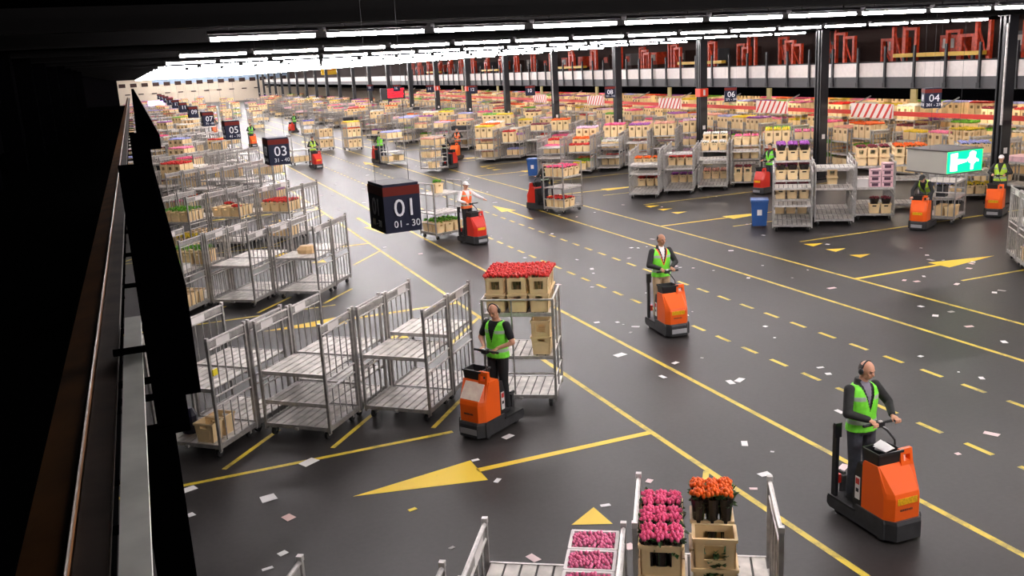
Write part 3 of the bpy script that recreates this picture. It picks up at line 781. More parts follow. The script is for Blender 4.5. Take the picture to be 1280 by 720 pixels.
GRASS = {}
def green_mesh(var):
    if var not in GRASS: GRASS[var] = leaves(70, .11, .09, 0.01, .05, var+50, .08).mesh('green_leaves', LEAFB)
    return GRASS[var]
g = leaves(46, .085, .06, -.08, .01, 3, .065); g.merge(stems(10, .10, .07, -.3, 0, 4), Matrix()); FOL = g.mesh('foliage', LEAF)
g = MB(); g.loft([((0, 0, -.42), .10, .085), ((0, 0, -.2), .12, .10), ((0, 0, -.02), .155, .13)], 0, 8); SLV = g.mesh('sleeve', SLEEVE)
BUCKETS.sort(key=lambda t: V(t['p']).length)
fb = MB(); ff = MB(); fmats = [FM[c] for c in FLW]; fidx = {c: i for i, c in enumerate(FLW)}
nb = 0; nf = 0; HT = {'bucket': .32, 'riser': .60, 'sleeved': .32}
for q in BUCKETS:
    x, y, z = q['p']; d = V((x, y)).length
    if not in_view(q['p'], 15): continue
    if nb < 300:
        nb += 1; k = q['kind']
        if k in HT:
            o = ob('flower_bucket', BUCKET, None, q['p'], q['r'])
            if k == 'riser': ob('riser', RISER, o)['label'] = 'beige riser frame with window openings'
            cl = (q['col'] or '').rstrip('345')
            tag(o, 'beige bucket%s on %s of %s' % (' of '+cl+' flowers' if cl else '', q['tier'], q['where']), 'bucket', 'buckets on the %s of %s' % (q['tier'], q['where']))
        else:
            nm, me_, lb = {'pinkbox': ('printed_carton', PBOX, 'pink printed carton'), 'whitebox': ('plastic_box', WBOX, 'white box'), 'darkbox': ('plastic_tray', DBOX, 'black plastic tray')}[k]
            o = ob(nm, me_, None, q['p'], q['r'])
            tag(o, '%s on the %s of %s' % (lb, q['tier'], q['where']), 'box', '%ss on the %s of %s' % (lb, q['tier'], q['where']))
    else:
        M = Matrix.Translation(q['p']) @ Matrix.Rotation(q['r'], 4, 'Z')
        h = {'bucket': .32, 'riser': .6, 'sleeved': .32, 'pinkbox': .2, 'whitebox': .27, 'darkbox': .3}[q['kind']]
        mi = {'pinkbox': 2, 'darkbox': 3, 'whitebox': 4}.get(q['kind'], 0)
        a, b = (.15, .125) if mi == 0 else (.175, .145)
        c = [M @ V(p) for p in [(-a, -b, 0), (a, -b, 0), (a, b, 0), (-a, b, 0), (-a*1.14, -b*1.14, h), (a*1.14, -b*1.14, h), (a*1.14, b*1.14, h), (-a*1.14, b*1.14, h)]]
        fb.hexa(c, mi)
        if mi == 0:
            fb.box(0, 0, h+.001, a*2, b*2, .004, 1, 0, M)  # dark lid painted as the shaded hollow of a closed box
            if q['kind'] == 'riser':
                for s in (-1, 1):
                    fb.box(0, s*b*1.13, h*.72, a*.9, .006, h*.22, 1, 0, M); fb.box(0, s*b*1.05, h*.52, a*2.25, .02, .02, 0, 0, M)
    if q['col']:
        cl = q['col'].rstrip('345'); hz = z+HT[q['kind']]+(.19 if q['kind'] == 'sleeved' else .035)
        if nf < 230:
            nf += 1; var = nf % 4
            o = ob('flower_bunch', None, None, (x, y, hz), q['r'])
            if cl == 'green':
                ob('foliage', green_mesh(var), o)
                word = 'leafy plants'
            else:
                ob('blooms', bloom_mesh(q['col'], var), o)
                ob('foliage', FOL, o) if q['kind'] != 'sleeved' else ob('sleeve', SLV, o)
                word = cl+' flowers'
            tag(o, 'bunch of %s on %s of %s' % (word, q['tier'], q['where']), 'flowers', '%s on the %s of %s' % (word, q['tier'], q['where']))
        else:
            M = Matrix.Translation((x, y, hz)) @ Matrix.Rotation(q['r'], 4, 'Z'); mi = fidx[cl]
            if q['kind'] == 'sleeved': fb.box(0, 0, -.12, .26, .22, .24, 3, 0, M)
            n = 3 if d < 90 else 2
            for i in range(n):
                for jx in range(n):
                    px, py = (-.5+(i+.5)/n)*.32, (-.5+(jx+.5)/n)*.27
                    ff.ell(M @ V((px, py, random.uniform(-.01, .03))), (.075*3/n*.8, .065*3/n*.8, .05), 5, 4, mi, None, .15)
o = ob('flower_buckets', fb.mesh('flower_buckets', [BEIGE, BEIGE_SHADE, PINKBOX, DARKBOX, WHITEP])); tag(o, 'distant beige flower buckets and boxes crowded on the trolleys', 'buckets', None, 'stuff')
o = ob('flower_bunches', ff.mesh('flower_bunches', fmats)); tag(o, 'distant flower heads of many colours above the crowded buckets', 'flowers', None, 'stuff')
# ------------------------------------------------------------------ foreground roses
random.seed(2)
def rose_bunch_meshes(colr, var, n=12, R=.064):
    random.seed(var); g = MB(); gl = MB()
    for i in range(n):
        a = 2.4*i; rr = R*sqrt((i+.3)/n); x, y = rr*cos(a), rr*sin(a)
        z = .06-(rr/R)**2*.035+random.uniform(-.008, .008); q = .0185*random.uniform(.9, 1.15)
        M = Euler((random.uniform(-.3, .3), random.uniform(-.3, .3), random.uniform(0, 6))).to_matrix()
        g.ell((x, y, z), (q, q, q*1.25), 10, 7, 0, M, .08); g.ell((x, y, z+q*.7), (q*.6, q*.6, q*.7), 8, 5, 0, M, .15)
        gl.tube([(x*.6, y*.6, -.45), (x, y, z-q)], .003, 4, 0, False)
        for k in range(3):
            t = random.uniform(0, 6.28); d = V((cos(t), sin(t), .3)); p = V((x, y, z-q*1.0)); s_ = V((-sin(t), cos(t), 0))
            gl.add([p, p+d*.025+s_*.010, p+d*.05, p+d*.025-s_*.010], [(0, 1, 2, 3)], 0)
    gl.merge(leaves(12, R*1.1, R*1.1, -.10, .02, var+9, .06), Matrix())
    sl = MB(); sl.loft([((0, 0, -.45), .030, .030), ((0, 0, -.2), .048, .048), ((0, 0, -.01), R*1.06, R*1.06)], 0, 12)
    return g.mesh('rose_heads', FM[colr], True), gl.mesh('stems_and_leaves', LEAF), sl.mesh('sleeve', SLEEVE)
RB = {(c_, v_): rose_bunch_meshes(c_, v_) for c_ in ('hotpink', 'orange') for v_ in (1, 2, 3)}
def mworld(t, x, y, z):
    return (Matrix.Translation(t['p']) @ Matrix.Rotation(t['r'], 4, 'Z')) @ V((x, y, z))
def fg_bucket(t, x, y, z, colr, lab, glab, lift, riser=True, nx=3, ny=2):
    p = mworld(t, x, y, z); o = ob('flower_bucket', BUCKET, None, p, t['r']); o.scale = (1.12, 1.0, 1)
    if riser: ob('riser', RISER, o)['label'] = 'beige riser frame with window openings'
    tag(o, lab, 'bucket')
    v = 0
    if colr:
        for i in range(nx):
            for j in range(ny):
                v += 1; m3 = RB[(colr, v % 3+1)]
                q = mworld(t, x+(i-(nx-1)/2)*.118, y+(j-(ny-1)/2)*(.13 if ny == 2 else .10), z+.60+lift+random.uniform(-.01, .012))
                b = ob('rose_bunch', None, None, q, random.uniform(0, 6))
                ob('rose_heads', m3[0], b); ob('stems_and_leaves', m3[1], b); ob('sleeve', m3[2], b)['label'] = 'dark sleeve'
                tag(b, glab, 'flowers', glab)
ZF = 1.164
for y, w_ in ((-.36, 'nearest the camera'), (-.04, 'middle of three in line'), (.28, 'at the back of the line')):
    fg_bucket(FG, -.385, y, ZF, 'hotpink', 'beige riser bucket of pink roses on the foreground trolley, '+w_, 'bunch of pink roses in the beige bucket '+w_, .03)
fg_bucket(FG, .06, .12, ZF, 'orange', 'beige riser bucket of tall orange roses on the foreground trolley', 'bunch of orange roses in dark sleeve, foreground trolley', .22, ny=3)
fg_bucket(FG, .07, -.21, ZF-.0, None, 'beige riser bucket with green leaves in its window, in front of orange roses', '', 0)
o = ob('leafy_stems', leaves(60, .12, .1, .1, .42, 8, .11).mesh('leafy_stems', LEAF), None, mworld(FG, .07, -.21, ZF), FG['r']); tag(o, 'cut green leaves inside the bucket in front of orange roses', 'leaves')
random.seed(9)
WB = blooms(80, .168, .122, .0165, .02, 77, 8, 6, .012).mesh('rose_heads', FM['pink'], True)
gg = leaves(30, .14, .1, -.14, -.02, 13, .06); GLF = gg.mesh('leaves', LEAF)
for y, w_ in ((.31, 'farther'), (-.015, 'middle'), (-.34, 'nearest')):
    p = mworld(FG2, .362, y, 1.558); o = ob('flower_crate', WCR, None, p, FG2['r']); tag(o, 'white plastic crate of pink rosebuds, %s of the white crates' % w_, 'crate')
    b = ob('rose_bunch', None, None, mworld(FG2, .362, y, 1.558+.325), FG2['r']); ob('rose_heads', WB, b); ob('leaves', GLF, b)
    tag(b, 'pink rosebuds packed in the %s white crate' % w_, 'flowers')
# items on the trolleys of the first left row
def item(nm, mb, mats, t, x, y, z, lab, cat, rz=0):
    o = ob(nm, mb.mesh(nm, mats), None, mworld(t, x, y, z), t['r']+rz); tag(o, lab, cat); return o
TL = sorted([t for t in TROLLEYS if t['label'] and 'first left row' in t['label']], key=lambda t: t['label'])
def byl(s): return [t for t in TROLLEYS if t['label'] and s in t['label']][0]
tA = byl('front of third pair from lane, first left row')
g = MB(); g.loft([((0, 0, 0), .06, .05), ((0, 0, .02), .07, .05), ((.01, 0, .035), .04, .03)], 0, 8)
item('glove', g, mat('orange rubber', (.85, .22, .03), .6), tA, -.2, -.25, 1.156, 'orange rag lying on the leftmost bare shelf', 'rag')
g = MB(); g.box(0, 0, .0, .02, .11, .1); item('yellow_tag', g, mat('yellow tag', (.9, .75, .03), .5), tA, W2+.035, -.42, 1.42, 'yellow tag stuck on the post of the leftmost trolley', 'tag')
g = MB(); g.loft([((0, 0, 0), .13, .11), ((0, 0, .3), .15, .13), ((0, 0, .36), .12, .1), ((.02, 0, .42), .06, .05)], 0, 10)
item('plastic_sack', g, mat('navy plastic sack', (.012, .012, .03), .4), tA, -.25, -.1, Z0+.004, 'dark plastic sack standing on the leftmost trolley deck', 'sack')
tB = byl('third pair from the lane, second left row'); tB = [t for t in TROLLEYS if t['label'] and 'front of third pair from the lane, second left row' in t['label']][0]
g = MB(); g.box(-.1, 0, .09, .34, .6, .18, 0); g.box(.22, .1, .06, .26, .5, .12, 1)
item('wrapped_parcel', g, [mat('lime foil', (.42, .85, .1), .4, noise=.3), WHITEP], tB, 0, -.05, 1.126, 'lime green and white wrapped parcel on a shelf at far left', 'parcel')
g = MB(); g.loft([((0, 0, 0), .25, .2), ((0, 0, .1), .28, .2), ((.03, 0, .2), .2, .14)], 0, 10)
tC = [t for t in TROLLEYS if t['label'] and 'front of first pair from the lane, second left row' in t['label']][0]
item('folded_cardboard', g, mat('tan cardboard', (.75, .50, .25), .6), tC, 0, .2, 1.126, 'tan cardboard heap on the shelf by the lane, under sign 03', 'cardboard')
# ------------------------------------------------------------------ tugs
def xloft(prof, xl, mats, name, m=0):
    g = MB(); n = len(prof(xl[0])); vs = []
    for x in xl: vs += [(x, y, z) for y, z in prof(x)]
    fs = [tuple(range(n))[::-1], tuple(range((len(xl)-1)*n, len(xl)*n))]
    for i in range(len(xl)-1):
        for k in range(n): fs.append((i*n+k, i*n+(k+1) % n, (i+1)*n+(k+1) % n, (i+1)*n+k))
    g.add(vs, fs, m); return g
def cowl_prof(x):
    s = .11 if abs(x) > .27 else 0
    return [(-.10, .28), (-.10, .86), (-.13, .93), (-.44+s*.2, .94), (-.70+s, .60), (-.70+s, .28)]
XL = [-.325, -.30, -.22, .22, .30, .325]
def cowl_prof2(x):
    a = abs(x); s = .0 if a < .25 else (.09 if a < .31 else .13)
    return [(-.10, .28), (-.10, .88), (-.13, .93), (-.42, .94), (-.68+s, .64), (-.70+s, .58), (-.70+s, .28)]
COWL = xloft(cowl_prof2, XL, None, 'c')
def chas_prof(x):
    a = abs(x); s = .0 if a < .25 else (.09 if a < .32 else .14)
    return [(.0, .05), (.0, .30), (-.74+s, .30), (-.76+s, .26), (-.76+s, .05)]
CHAS = xloft(chas_prof, [-.35, -.32, -.22, .22, .32, .35], None, 'c')
CHAS.prism([(-.0, .05), (.60, .05), (.66, .09), (.66, .19), (-.0, .19)], -.35, .35, 'x', 0)
CHAS.box(.335, .33, .205, .03, .62, .03, 1); CHAS.box(-.335, .33, .205, .03, .62, .03, 1); CHAS.box(0, .33, .195, .62, .6, .012, 1)
for sx in (-.28, .28):
    for sy in (-.5, .45): CHAS.tube([(sx-.04, sy, .07), (sx+.04, sy, .07)], .07, 10, 1)
CHM = CHAS.mesh('tug_chassis', [DGREY, RUB])
COW = {'orange': COWL.mesh('cowl', ORNG), 'red': COWL.mesh('cowl', REDP)}
def lug_mb():
    g = MB()
    for a, b in ((.08, .13), (.25, .30)): g.prism([(-.46, .90), (-.34, .90), (-.36, 1.10), (-.42, 1.10)], a, b, 'x')
    g.prism([(-.43, 1.03), (-.35, 1.03), (-.36, 1.10), (-.42, 1.10)], .12, .26, 'x'); g.prism([(-.46, .90), (-.34, .90), (-.345, .95), (-.445, .95)], .12, .26, 'x')
    return g
LUG = {'orange': lug_mb().mesh('handle_frame', ORNG), 'red': lug_mb().mesh('handle_frame', REDP)}
g = bin_mb(.20, .15, .93, 1.10, .02, [None]*4); TRAY = g.mesh('tray', BLACK)
g = MB(); g.prism([(-.10, .19), (.10, .19), (.10, .62), (.02, .86), (-.10, .86)], -.315, .315, 'x'); BATT = g.mesh('battery_box', BLACK)
g = MB(); g.box(0, 0, 0, .008, .10, .30, 0); g.box(0, 0, .09, .010, .08, .08, 1); g.box(0, 0, -.03, .010, .06, .05, 2); LBL = g.mesh('side_label', [WHITEP, mat('red print', (.7, .05, .04), .5), BLACK])
g = MB(); g.tube([(.12, -.16, .90), (.15, -.24, 1.05), (.13, -.24, 1.17), (.06, -.15, 1.28), (0, -.06, 1.33)], .017, 8, 0); HCOL = g.mesh('steering_column', mat('dark chrome', (.10, .10, .10), .3, .8))
g = MB(); g.box(-.01, -.06, 1.345, .13, .10, .07, 0); g.box(-.02, -.09, 1.385, .06, .04, .02, 1); CONS = g.mesh('console', [BLACK, WHITEP])
g = MB(); g.tube([(-.30, -.05, 1.35), (.32, -.05, 1.35)], .016, 8, 0); g.tube([(-.29, -.05, 1.35), (-.12, -.05, 1.35)], .020, 8, 0); g.tube([(.14, -.05, 1.35), (.31, -.05, 1.35)], .020, 8, 0); HBAR = g.mesh('handlebar', RUB)
g = MB(); g.box(-.27, .58, .68, .06, .09, 1.0, 0); g.box(-.27, .55, 1.12, .12, .05, .2, 0); BKR = g.mesh('backrest_post', BLKM)
g = MB(); g.box(0, .66, .30, .16, .08, .24, 0); g.tube([(0, .68, .42), (0, .80, .42)], .03, 8, 0); g.box(-.2, .62, .42, .09, .1, .12, 1); HIT = g.mesh('tow_hitch', [DGREY, REDP])
g = MB(); g.box(0, -.705, .50, .34, .006, .035, 0); WMK = None
g = MB()
x = -.12
random.seed(3)
for i in range(9):
    w_ = .016; g.box(x, -.7035, .43, w_*.8, .006, random.uniform(.022, .03), 0); x += .026
WMK = g.mesh('wordmark', DGREY)
g = MB(); g.box(0, -.704, .545, .36, .008, .085, 0); STK = g.mesh('yellow_sticker', YELST)
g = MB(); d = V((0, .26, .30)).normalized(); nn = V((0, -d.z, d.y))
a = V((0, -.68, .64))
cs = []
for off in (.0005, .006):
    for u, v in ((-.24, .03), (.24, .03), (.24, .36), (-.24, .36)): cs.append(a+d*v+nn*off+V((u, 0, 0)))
g.hexa([cs[0], cs[1], cs[2], cs[3], cs[4], cs[5], cs[6], cs[7]], 0); GLAREQ = g.mesh('painted_glare', GLAREM)  # thin plate that paints the glare onto the sloping cowl front
g = MB(); g.box(0, -.762, .15, .42, .006, .10, 0); BUMP = g.mesh('bumper_strip', GREYST)
g = MB(); g.add([(-.10, -.08, 0), (.08, -.1, 0), (.11, .06, .03), (-.09, .09, .02)], [(0, 1, 2, 3)]); g.add([(-.12, -.02, .02), (.05, -.06, .03), (.09, .10, .05), (-.06, .10, .03)], [(0, 1, 2, 3)])
g.box(0, 0, -.01, .16, .14, .02); PAPS = g.mesh('paper_sheets', PAPER)
def tug(x, y, r, colr, label, sticker='yellow', bump=True, papers=None, detail=True):
    t = ob('tow_tug', None, None, (x, y, 0), r); t.scale = (.80, .80, .98)
    ob('chassis', CHM, t); ob('cowl', COW[colr], t)['label'] = colr+' painted cowl'
    ob('handle_frame', LUG[colr], t); ob('battery_box', BATT, t); ob('steering_column', HCOL, t); ob('handlebar', HBAR, t)
    ob('backrest_post', BKR, t); ob('tow_hitch', HIT, t)
    ob('console', CONS, t); ob('tray', TRAY, t, (-.10, -.26, 0))
    if detail:
        for s in (-1, 1): ob('side_label', LBL, t, (s*.319, .0, .52))['label'] = 'white label with red print'
        ob('wordmark', WMK, t)['label'] = 'small dark lettering'
    if sticker == 'yellow': ob('reflective_sticker', STK, t)['label'] = 'yellow reflective sticker'
    else: ob('painted_glare', GLAREQ, t)['label'] = 'pale glare painted on the slanted front'
    if bump: ob('bumper_strip', BUMP, t)['label'] = 'silver bumper strip'
    tag(t, label, 'tug')
    if papers:
        o = ob('paper_sheets', PAPS, None, (0, 0, 0)); o.location = Matrix.Translation((x, y, 0)) @ Matrix.Rotation(r, 4, 'Z') @ V((-.06, -.20, 1.075)); o.rotation_euler = (0, 0, r+.3)
        tag(o, papers, 'paper')
    return t
# ------------------------------------------------------------------ people
def remesh(mb, vox, name, mats, sm=4, fn=None, kill=None):
    me = mb.mesh('tmp', []) if False else None
    m0 = bpy.data.meshes.new('tmp'); m0.from_pydata(mb.v, [], mb.f); m0.update()
    o = bpy.data.objects.new('tmp', m0); COL.objects.link(o)
    md = o.modifiers.new('r', 'REMESH'); md.mode = 'VOXEL'; md.voxel_size = vox
    if sm: s = o.modifiers.new('s', 'SMOOTH'); s.iterations = sm; s.factor = .5
    dg = bpy.context.evaluated_depsgraph_get(); dg.update()
    me = bpy.data.meshes.new_from_object(o.evaluated_get(dg)); me.name = name
    bpy.data.objects.remove(o); bpy.data.meshes.remove(m0)
    if kill:
        import bmesh
        bm = bmesh.new(); bm.from_mesh(me)
        bmesh.ops.delete(bm, geom=[f for f in bm.faces if kill(f.calc_center_median())], context='FACES'); bm.to_mesh(me); bm.free()
    me.materials.clear()
    for m in mats: me.materials.append(m)
    for p in me.polygons:
        p.use_smooth = True; p.material_index = fn(p.center) if fn else 0
    return me
def ik(S, Hd, l1, l2, pole):
    d = Hd-S; L = min(d.length, l1+l2-.004); u = d.normalized(); a = (l1*l1-l2*l2+L*L)/(2*L); h = sqrt(max(0, l1*l1-a*a))
    q = pole-u*pole.dot(u); q.normalize(); return S+u*a+q*h, S+u*L
def cap(g, a, b, r0, r1, n=12):
    g.tube([a, b], [r0, r1], n); g.ell(a, (r0, r0, r0), n, 8); g.ell(b, (r1, r1, r1), n, 8)
def person(p, r, label, hands, lean=0, yaw=0, pitch=.15, vox=.009, skin=SKIN, hair=('bald', HAIRD), top=JACK, long_sleeves=True, vest=VESTG, trim=STRIPE, shirt=None,
           trousers=JEANS, phones=False, cap_hat=None, scale=1.0, grip=(1, 1), bendz=0):
    LM = Matrix.Translation((0, 0, .95)) @ Matrix.Rotation(lean, 4, 'X') @ Matrix.Translation((0, 0, -.95))   # lean forward (towards -y)
    def U(x, y, z): return LM @ V((x, y, z))
    def ul(g, rings, grow=0):             # lofted torso rings carried by the lean
        o = MB(); o.loft([((0, cy, z), rx+grow, ry+grow) for z, rx, ry, cy in rings], 0, 20); g.merge(o, LM)
    TORSO = [(.88, .165, .115, 0), (.97, .165, .115, 0), (1.08, .150, .105, 0), (1.22, .165, .115, 0), (1.34, .18, .115, .005), (1.42, .165, .095, .012), (1.475, .085, .065, .012), (1.50, .06, .055, .008)]
    sh = {s: U(s*.185, .01, 1.415) for s in (-1, 1)}
    HD = Matrix.Translation(U(0, -.005, 1.53)) @ Matrix.Rotation(yaw, 4, 'Z') @ Matrix.Rotation(pitch, 4, 'X')
    if abs(lean) > .5: HD = Matrix.Translation(U(0, -.005, 1.53)) @ Matrix.Rotation(lean*.5, 4, 'X')
    HI = HD.inverted()
    # head in its own space: neck joint at origin, face towards -y
    def head(g, grow=0, only_skull=False):
        o = MB(); o.ell((0, -.005, .135), (.074+grow, .094+grow, .098+grow), 20, 14)
        if not only_skull:
            o.ell((0, -.035, .075), (.056, .064, .066), 16, 12); o.ell((0, -.062, .042), (.028, .024, .020), 10, 8)
            o.tube([(0, -.088, .128), (0, -.113, .092)], [.009, .015], 8); o.ell((0, -.106, .09), (.016, .014, .010), 8, 6)
            o.ell((0, -.088, .142), (.05, .014, .010), 10, 6); o.ell((0, -.092, .062), (.024, .009, .010), 10, 6)
            for s in (-1, 1):
                o.ell((s*.075, .005, .115), (.010, .020, .032), 8, 8); o.ell((s*.040, -.075, .10), (.022, .016, .02), 8, 6)
        g.merge(o, HD)
    body = MB(); ul(body, TORSO); cap(body, U(0, .008, 1.46), HD @ V((0, -.005, .05)), .056, .054); head(body)
    legs = {}
    for s in (-1, 1):
        h, k, a = V((s*.09, 0, .92)), V((s*.105, -.025-bendz, .50)), V((s*.11, .02, .09)); legs[s] = (h, k, a)
        cap(body, h, k, .088, .056); cap(body, k, a, .054, .037); cap(body, V((s*.11, .01, .045)), V((s*.12, -.15, .03)), .036, .028)
    arms = {}
    for i, s in enumerate((-1, 1)):
        tgt = V(hands[i]); e, w_ = ik(sh[s], tgt+V((0, .055, .012)), .285, .255, V((s*.9, .35, -.6))); arms[s] = (sh[s], e, w_)
        cap(body, sh[s], e, .052, .042); cap(body, e, w_, .040, .027)
        u = (tgt-w_).normalized(); side = V((1, 0, 0)); up = side.cross(u).normalized()
        if up.z < 0: up = -up
        pm = w_+u*.045
        o = MB(); o.ell((0, 0, 0), (.040, .046, .017), 12, 8)
        Mx = Matrix((side, u, up)).transposed().to_4x4(); Mx.translation = pm; body.merge(o, Mx)
        for f, (fx, fl_) in enumerate(((-.031, .9), (-.0105, 1.05), (.0105, 1.0), (.031, .8))):
            b0 = pm+side*(fx*s*-1)+u*.036
            if grip[i]:
                pts = [b0, b0+u*.030*fl_+up*.004, b0+u*.040*fl_-up*.022, b0+u*.022*fl_-up*.038]
            else:
                pts = [b0, b0+u*.032*fl_+side*fx*.2, b0+u*.058*fl_-up*.004+side*fx*.3, b0+u*.08*fl_-up*.012+side*fx*.4]
            body.tube(pts, [.0098, .0092, .0086, .0075], 8)
            for q in pts[1:]: body.ell(q, (.0088, .0088, .0088), 8, 6)
        t0 = pm-side*s*.034-u*.01                       # thumb leaves the inner side of the palm
        pts = [t0, t0-side*s*.016+u*.022-up*.012, t0-side*s*.008+u*.040-up*.028]; body.tube(pts, [.012, .0105, .009], 8)
        for q in pts: body.ell(q, (.0102, .0102, .0102), 8, 6)
    def facemat(c):
        q = HI @ V(c)
        if q.y < -.06 and .05 < q.z < .18:
            if abs(q.z-.062) < .0075 and abs(q.x) < .022: return 1
            if abs(abs(q.x)-.032) < .015 and (abs(q.z-.119) < .0065 or (abs(q.z-.142) < .005 and q.y < -.07)): return 2
        return 0
    root = ob('person', remesh(body, vox*.72, 'body', [skin, LIP, EYE], 3, facemat), None, p, r)
    # trousers
    g = MB(); ul(g, [(.86, .172, .122, 0), (.95, .176, .126, 0), (1.02, .166, .118, 0)])
    for s in (-1, 1):
        h, k, a = legs[s]; cap(g, h, k, .100, .073); cap(g, k, a+V((0, 0, .01)), .071, .058)
        sh_ = MB(); cap(sh_, V((s*.11, .03, .05)), V((s*.122, -.165, .035)), .046, .036); sh_.box(s*.116, -.07, .012, .085, .26, .024)
        ob('shoe', remesh(sh_, vox, 'shoe', [BLACK]), root)
    ob('trousers', remesh(g, vox, 'trousers', [trousers], 5), root)
    # jacket / shirt
    g = MB(); ul(g, [(.93, .178, .128, 0), (1.0, .174, .124, 0)]+[t for t in TORSO[2:-2]], 0) if False else None
    g = MB(); ul(g, [(z, rx+.014, ry+.014, cy) for z, rx, ry, cy in [(.93, .166, .116, 0)]+TORSO[1:-1]])
    for s in (-1, 1):
        S_, e, w_ = arms[s]
        if long_sleeves:
            cap(g, S_, e, .066, .057); cap(g, e, e.lerp(w_, .9), .055, .043)
        else: cap(g, S_, S_.lerp(e, .68), .066, .060)
    if top is JACK:
        o = MB(); o.loft([((0, .02, 1.44), .10, .085), ((0, .025, 1.50), .088, .085), ((0, .03, 1.53), .075, .075)], 0, 14); g.merge(o, LM)
    def jm(c):
        q = LM.inverted() @ V(c)
        return 1 if (shirt and q.y < -.03 and abs(q.x) < (q.z-1.22)*.22 and q.z > 1.22) else 0
    ob('jacket' if long_sleeves else 't_shirt', remesh(g, vox, 'jacket', [top, shirt or top], 5, jm), root)
    # vest: open V neck, sleeveless
    if vest:
        g = MB(); ul(g, [(z, rx+.030, ry+.032, cy) for z, rx, ry, cy in [(.90, .176, .120, 0), (.97, .166, .115, 0)]+TORSO[2:5]+[(1.42, .155, .095, .012), (1.468, .090, .068, .012)]])
        def vm(c):
            q = LM.inverted() @ V(c)
            if abs(q.z-1.02) < .028 or (1.29 < q.z < 1.345 and abs(q.x) > .06): return 1
            if trim is not STRIPE and q.y < 0 and abs(abs(q.x)-(q.z-1.16)*.34) < .016 and q.z > 1.15: return 2
            return 0
        def vk(c):
            q = LM.inverted() @ V(c)
            return q.z > 1.455 and abs(q.x) < .08 or (q.y < 0 and q.z > 1.16 and abs(q.x) < (q.z-1.16)*.30)
        ob('vest', remesh(g, vox, 'vest', [vest, STRIPE, trim], 3, vm, vk), root)
    hk, hm = hair
    g = MB(); head(g, .008, True)
    def hkill(c):
        q = HI @ V(c)
        if hk == 'bald': return q.z > .185 or q.y < -.01+(q.z-.1)*.1 or q.z < .07
        return q.y < -.045 and q.z < .185 or q.z < .07 or (q.y < -.0 and q.z < .12)
    ob('hair', remesh(g, .007, 'hair', [hm], 2, None, hkill), root)
    if cap_hat:
        g = MB(); o = MB(); o.ell((0, 0, .15), (.088, .106, .092), 18, 12); o.box(0, -.12, .165, .13, .1, .014); g.merge(o, HD)
        ob('cap', remesh(g, .008, 'cap', [cap_hat], 2, None, lambda c: (HI @ V(c)).z < .15), root)
    if phones:
        g = MB(); pts = [HD @ V((.092*cos(t), .01, .12+.118*sin(t))) for t in [pi*i/14 for i in range(15)]]; g.tube(pts, .009, 8)
        o = MB()
        for s in (-1, 1): o.ell((s*.090, .006, .115), (.020, .036, .042), 12, 8)
        g.merge(o, HD); ob('headphones', g.mesh('headphones', BLACK, True), root)
    tag(root, label, 'person'); root.scale = (scale,)*3
    return root
def drive(x, y, r, colr, tlabel, plabel, ppos=(0, .27), hands=((-.17, -.37, 1.14), (.18, -.37, 1.14)), ps=1.0, tk={}, **kw):
    t = tug(x, y, r, colr, tlabel, **tk)
    M = Matrix.Translation((x, y, 0)) @ Matrix.Rotation(r, 4, 'Z'); p = M @ V((ppos[0], ppos[1], .209))
    hh = [((h[0]-ppos[0])/ps, (h[1]+.02-ppos[1]+.30)/ps, h[2]/ps) for h in hands]
    return person(p, r, plabel, hh, scale=ps, **kw)
drive(7.85, 8.22, rad(-2), 'orange', 'orange tow tug with yellow sticker, nearest on the right', 'person in bright green vest and headphones riding the nearest tug, arms reaching forward',
      hands=((-.10, -.37, 1.14), (.235, -.37, 1.14)), ps=1.04, yaw=.28, pitch=.25, phones=True, shirt=GSHIRT, vox=.009, tk=dict(bump=False, papers='crumpled white papers in the tray of the nearest tug'))
drive(10.02, 16.7, rad(-6), 'orange', 'orange tow tug alone in the middle of the floor', 'person in khaki trousers and green vest riding alone mid floor', ps=1.06, yaw=.25, pitch=.1,
      shirt=WSHIRT, trousers=KHAKI, skin=SKIN2, trim=mat('orange red trim', (.8, .12, .03), .6), vox=.011, hands=((-.10, -.33, 1.15), (.14, -.33, 1.15)))
drive(4.74, 13.46, rad(-58), 'orange', 'orange tow tug with pale glare painted on its front pulling the red roses', 'person with white hair, black t-shirt and green vest pulling the red roses', ps=1.05, yaw=.15, pitch=.35,
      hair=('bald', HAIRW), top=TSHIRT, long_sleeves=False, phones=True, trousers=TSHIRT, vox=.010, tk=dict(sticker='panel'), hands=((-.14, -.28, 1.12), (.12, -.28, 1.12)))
drive(9.93, 28.95, rad(14), 'red', 'red tow tug of the orange-vested driver', 'person in orange vest and white cap stretching one arm out', ps=1.04, vest=VESTO, top=WSHIRT, shirt=None, trousers=TSHIRT,
      cap_hat=WHITEP, vox=.013, hands=((-.19, -.37, 1.15), (.50, -.42, 1.20)), grip=(1, 0), tk=dict(detail=False))
drive(22.75, 22.25, rad(-62), 'orange', 'orange tow tug left of the trolley under the exit sign', 'person bending low over an orange tug near the exit sign', ps=1.0, vest=VESTY, top=JACK, lean=.95, vox=.013,
      hands=((-.25, -.72, .80), (.25, -.72, .80)), tk=dict(detail=False), ppos=(0, .30), cap_hat=JACK)
drive(26.2, 22.5, rad(-60), 'orange', 'orange tow tug beside the black column at the right edge', 'person in yellow vest standing on the tug at the right edge', ps=1.0, vest=VESTY, vox=.014, tk=dict(detail=False), cap_hat=WHITEP)
drive(23.75, 31.6, rad(-75), 'red', 'red tow tug in front of the tall purple-topped trolley', 'person seen from behind in green vest beside the tall beige stack', ps=1.03, vox=.014, tk=dict(detail=False), hair=('full', HAIRD))
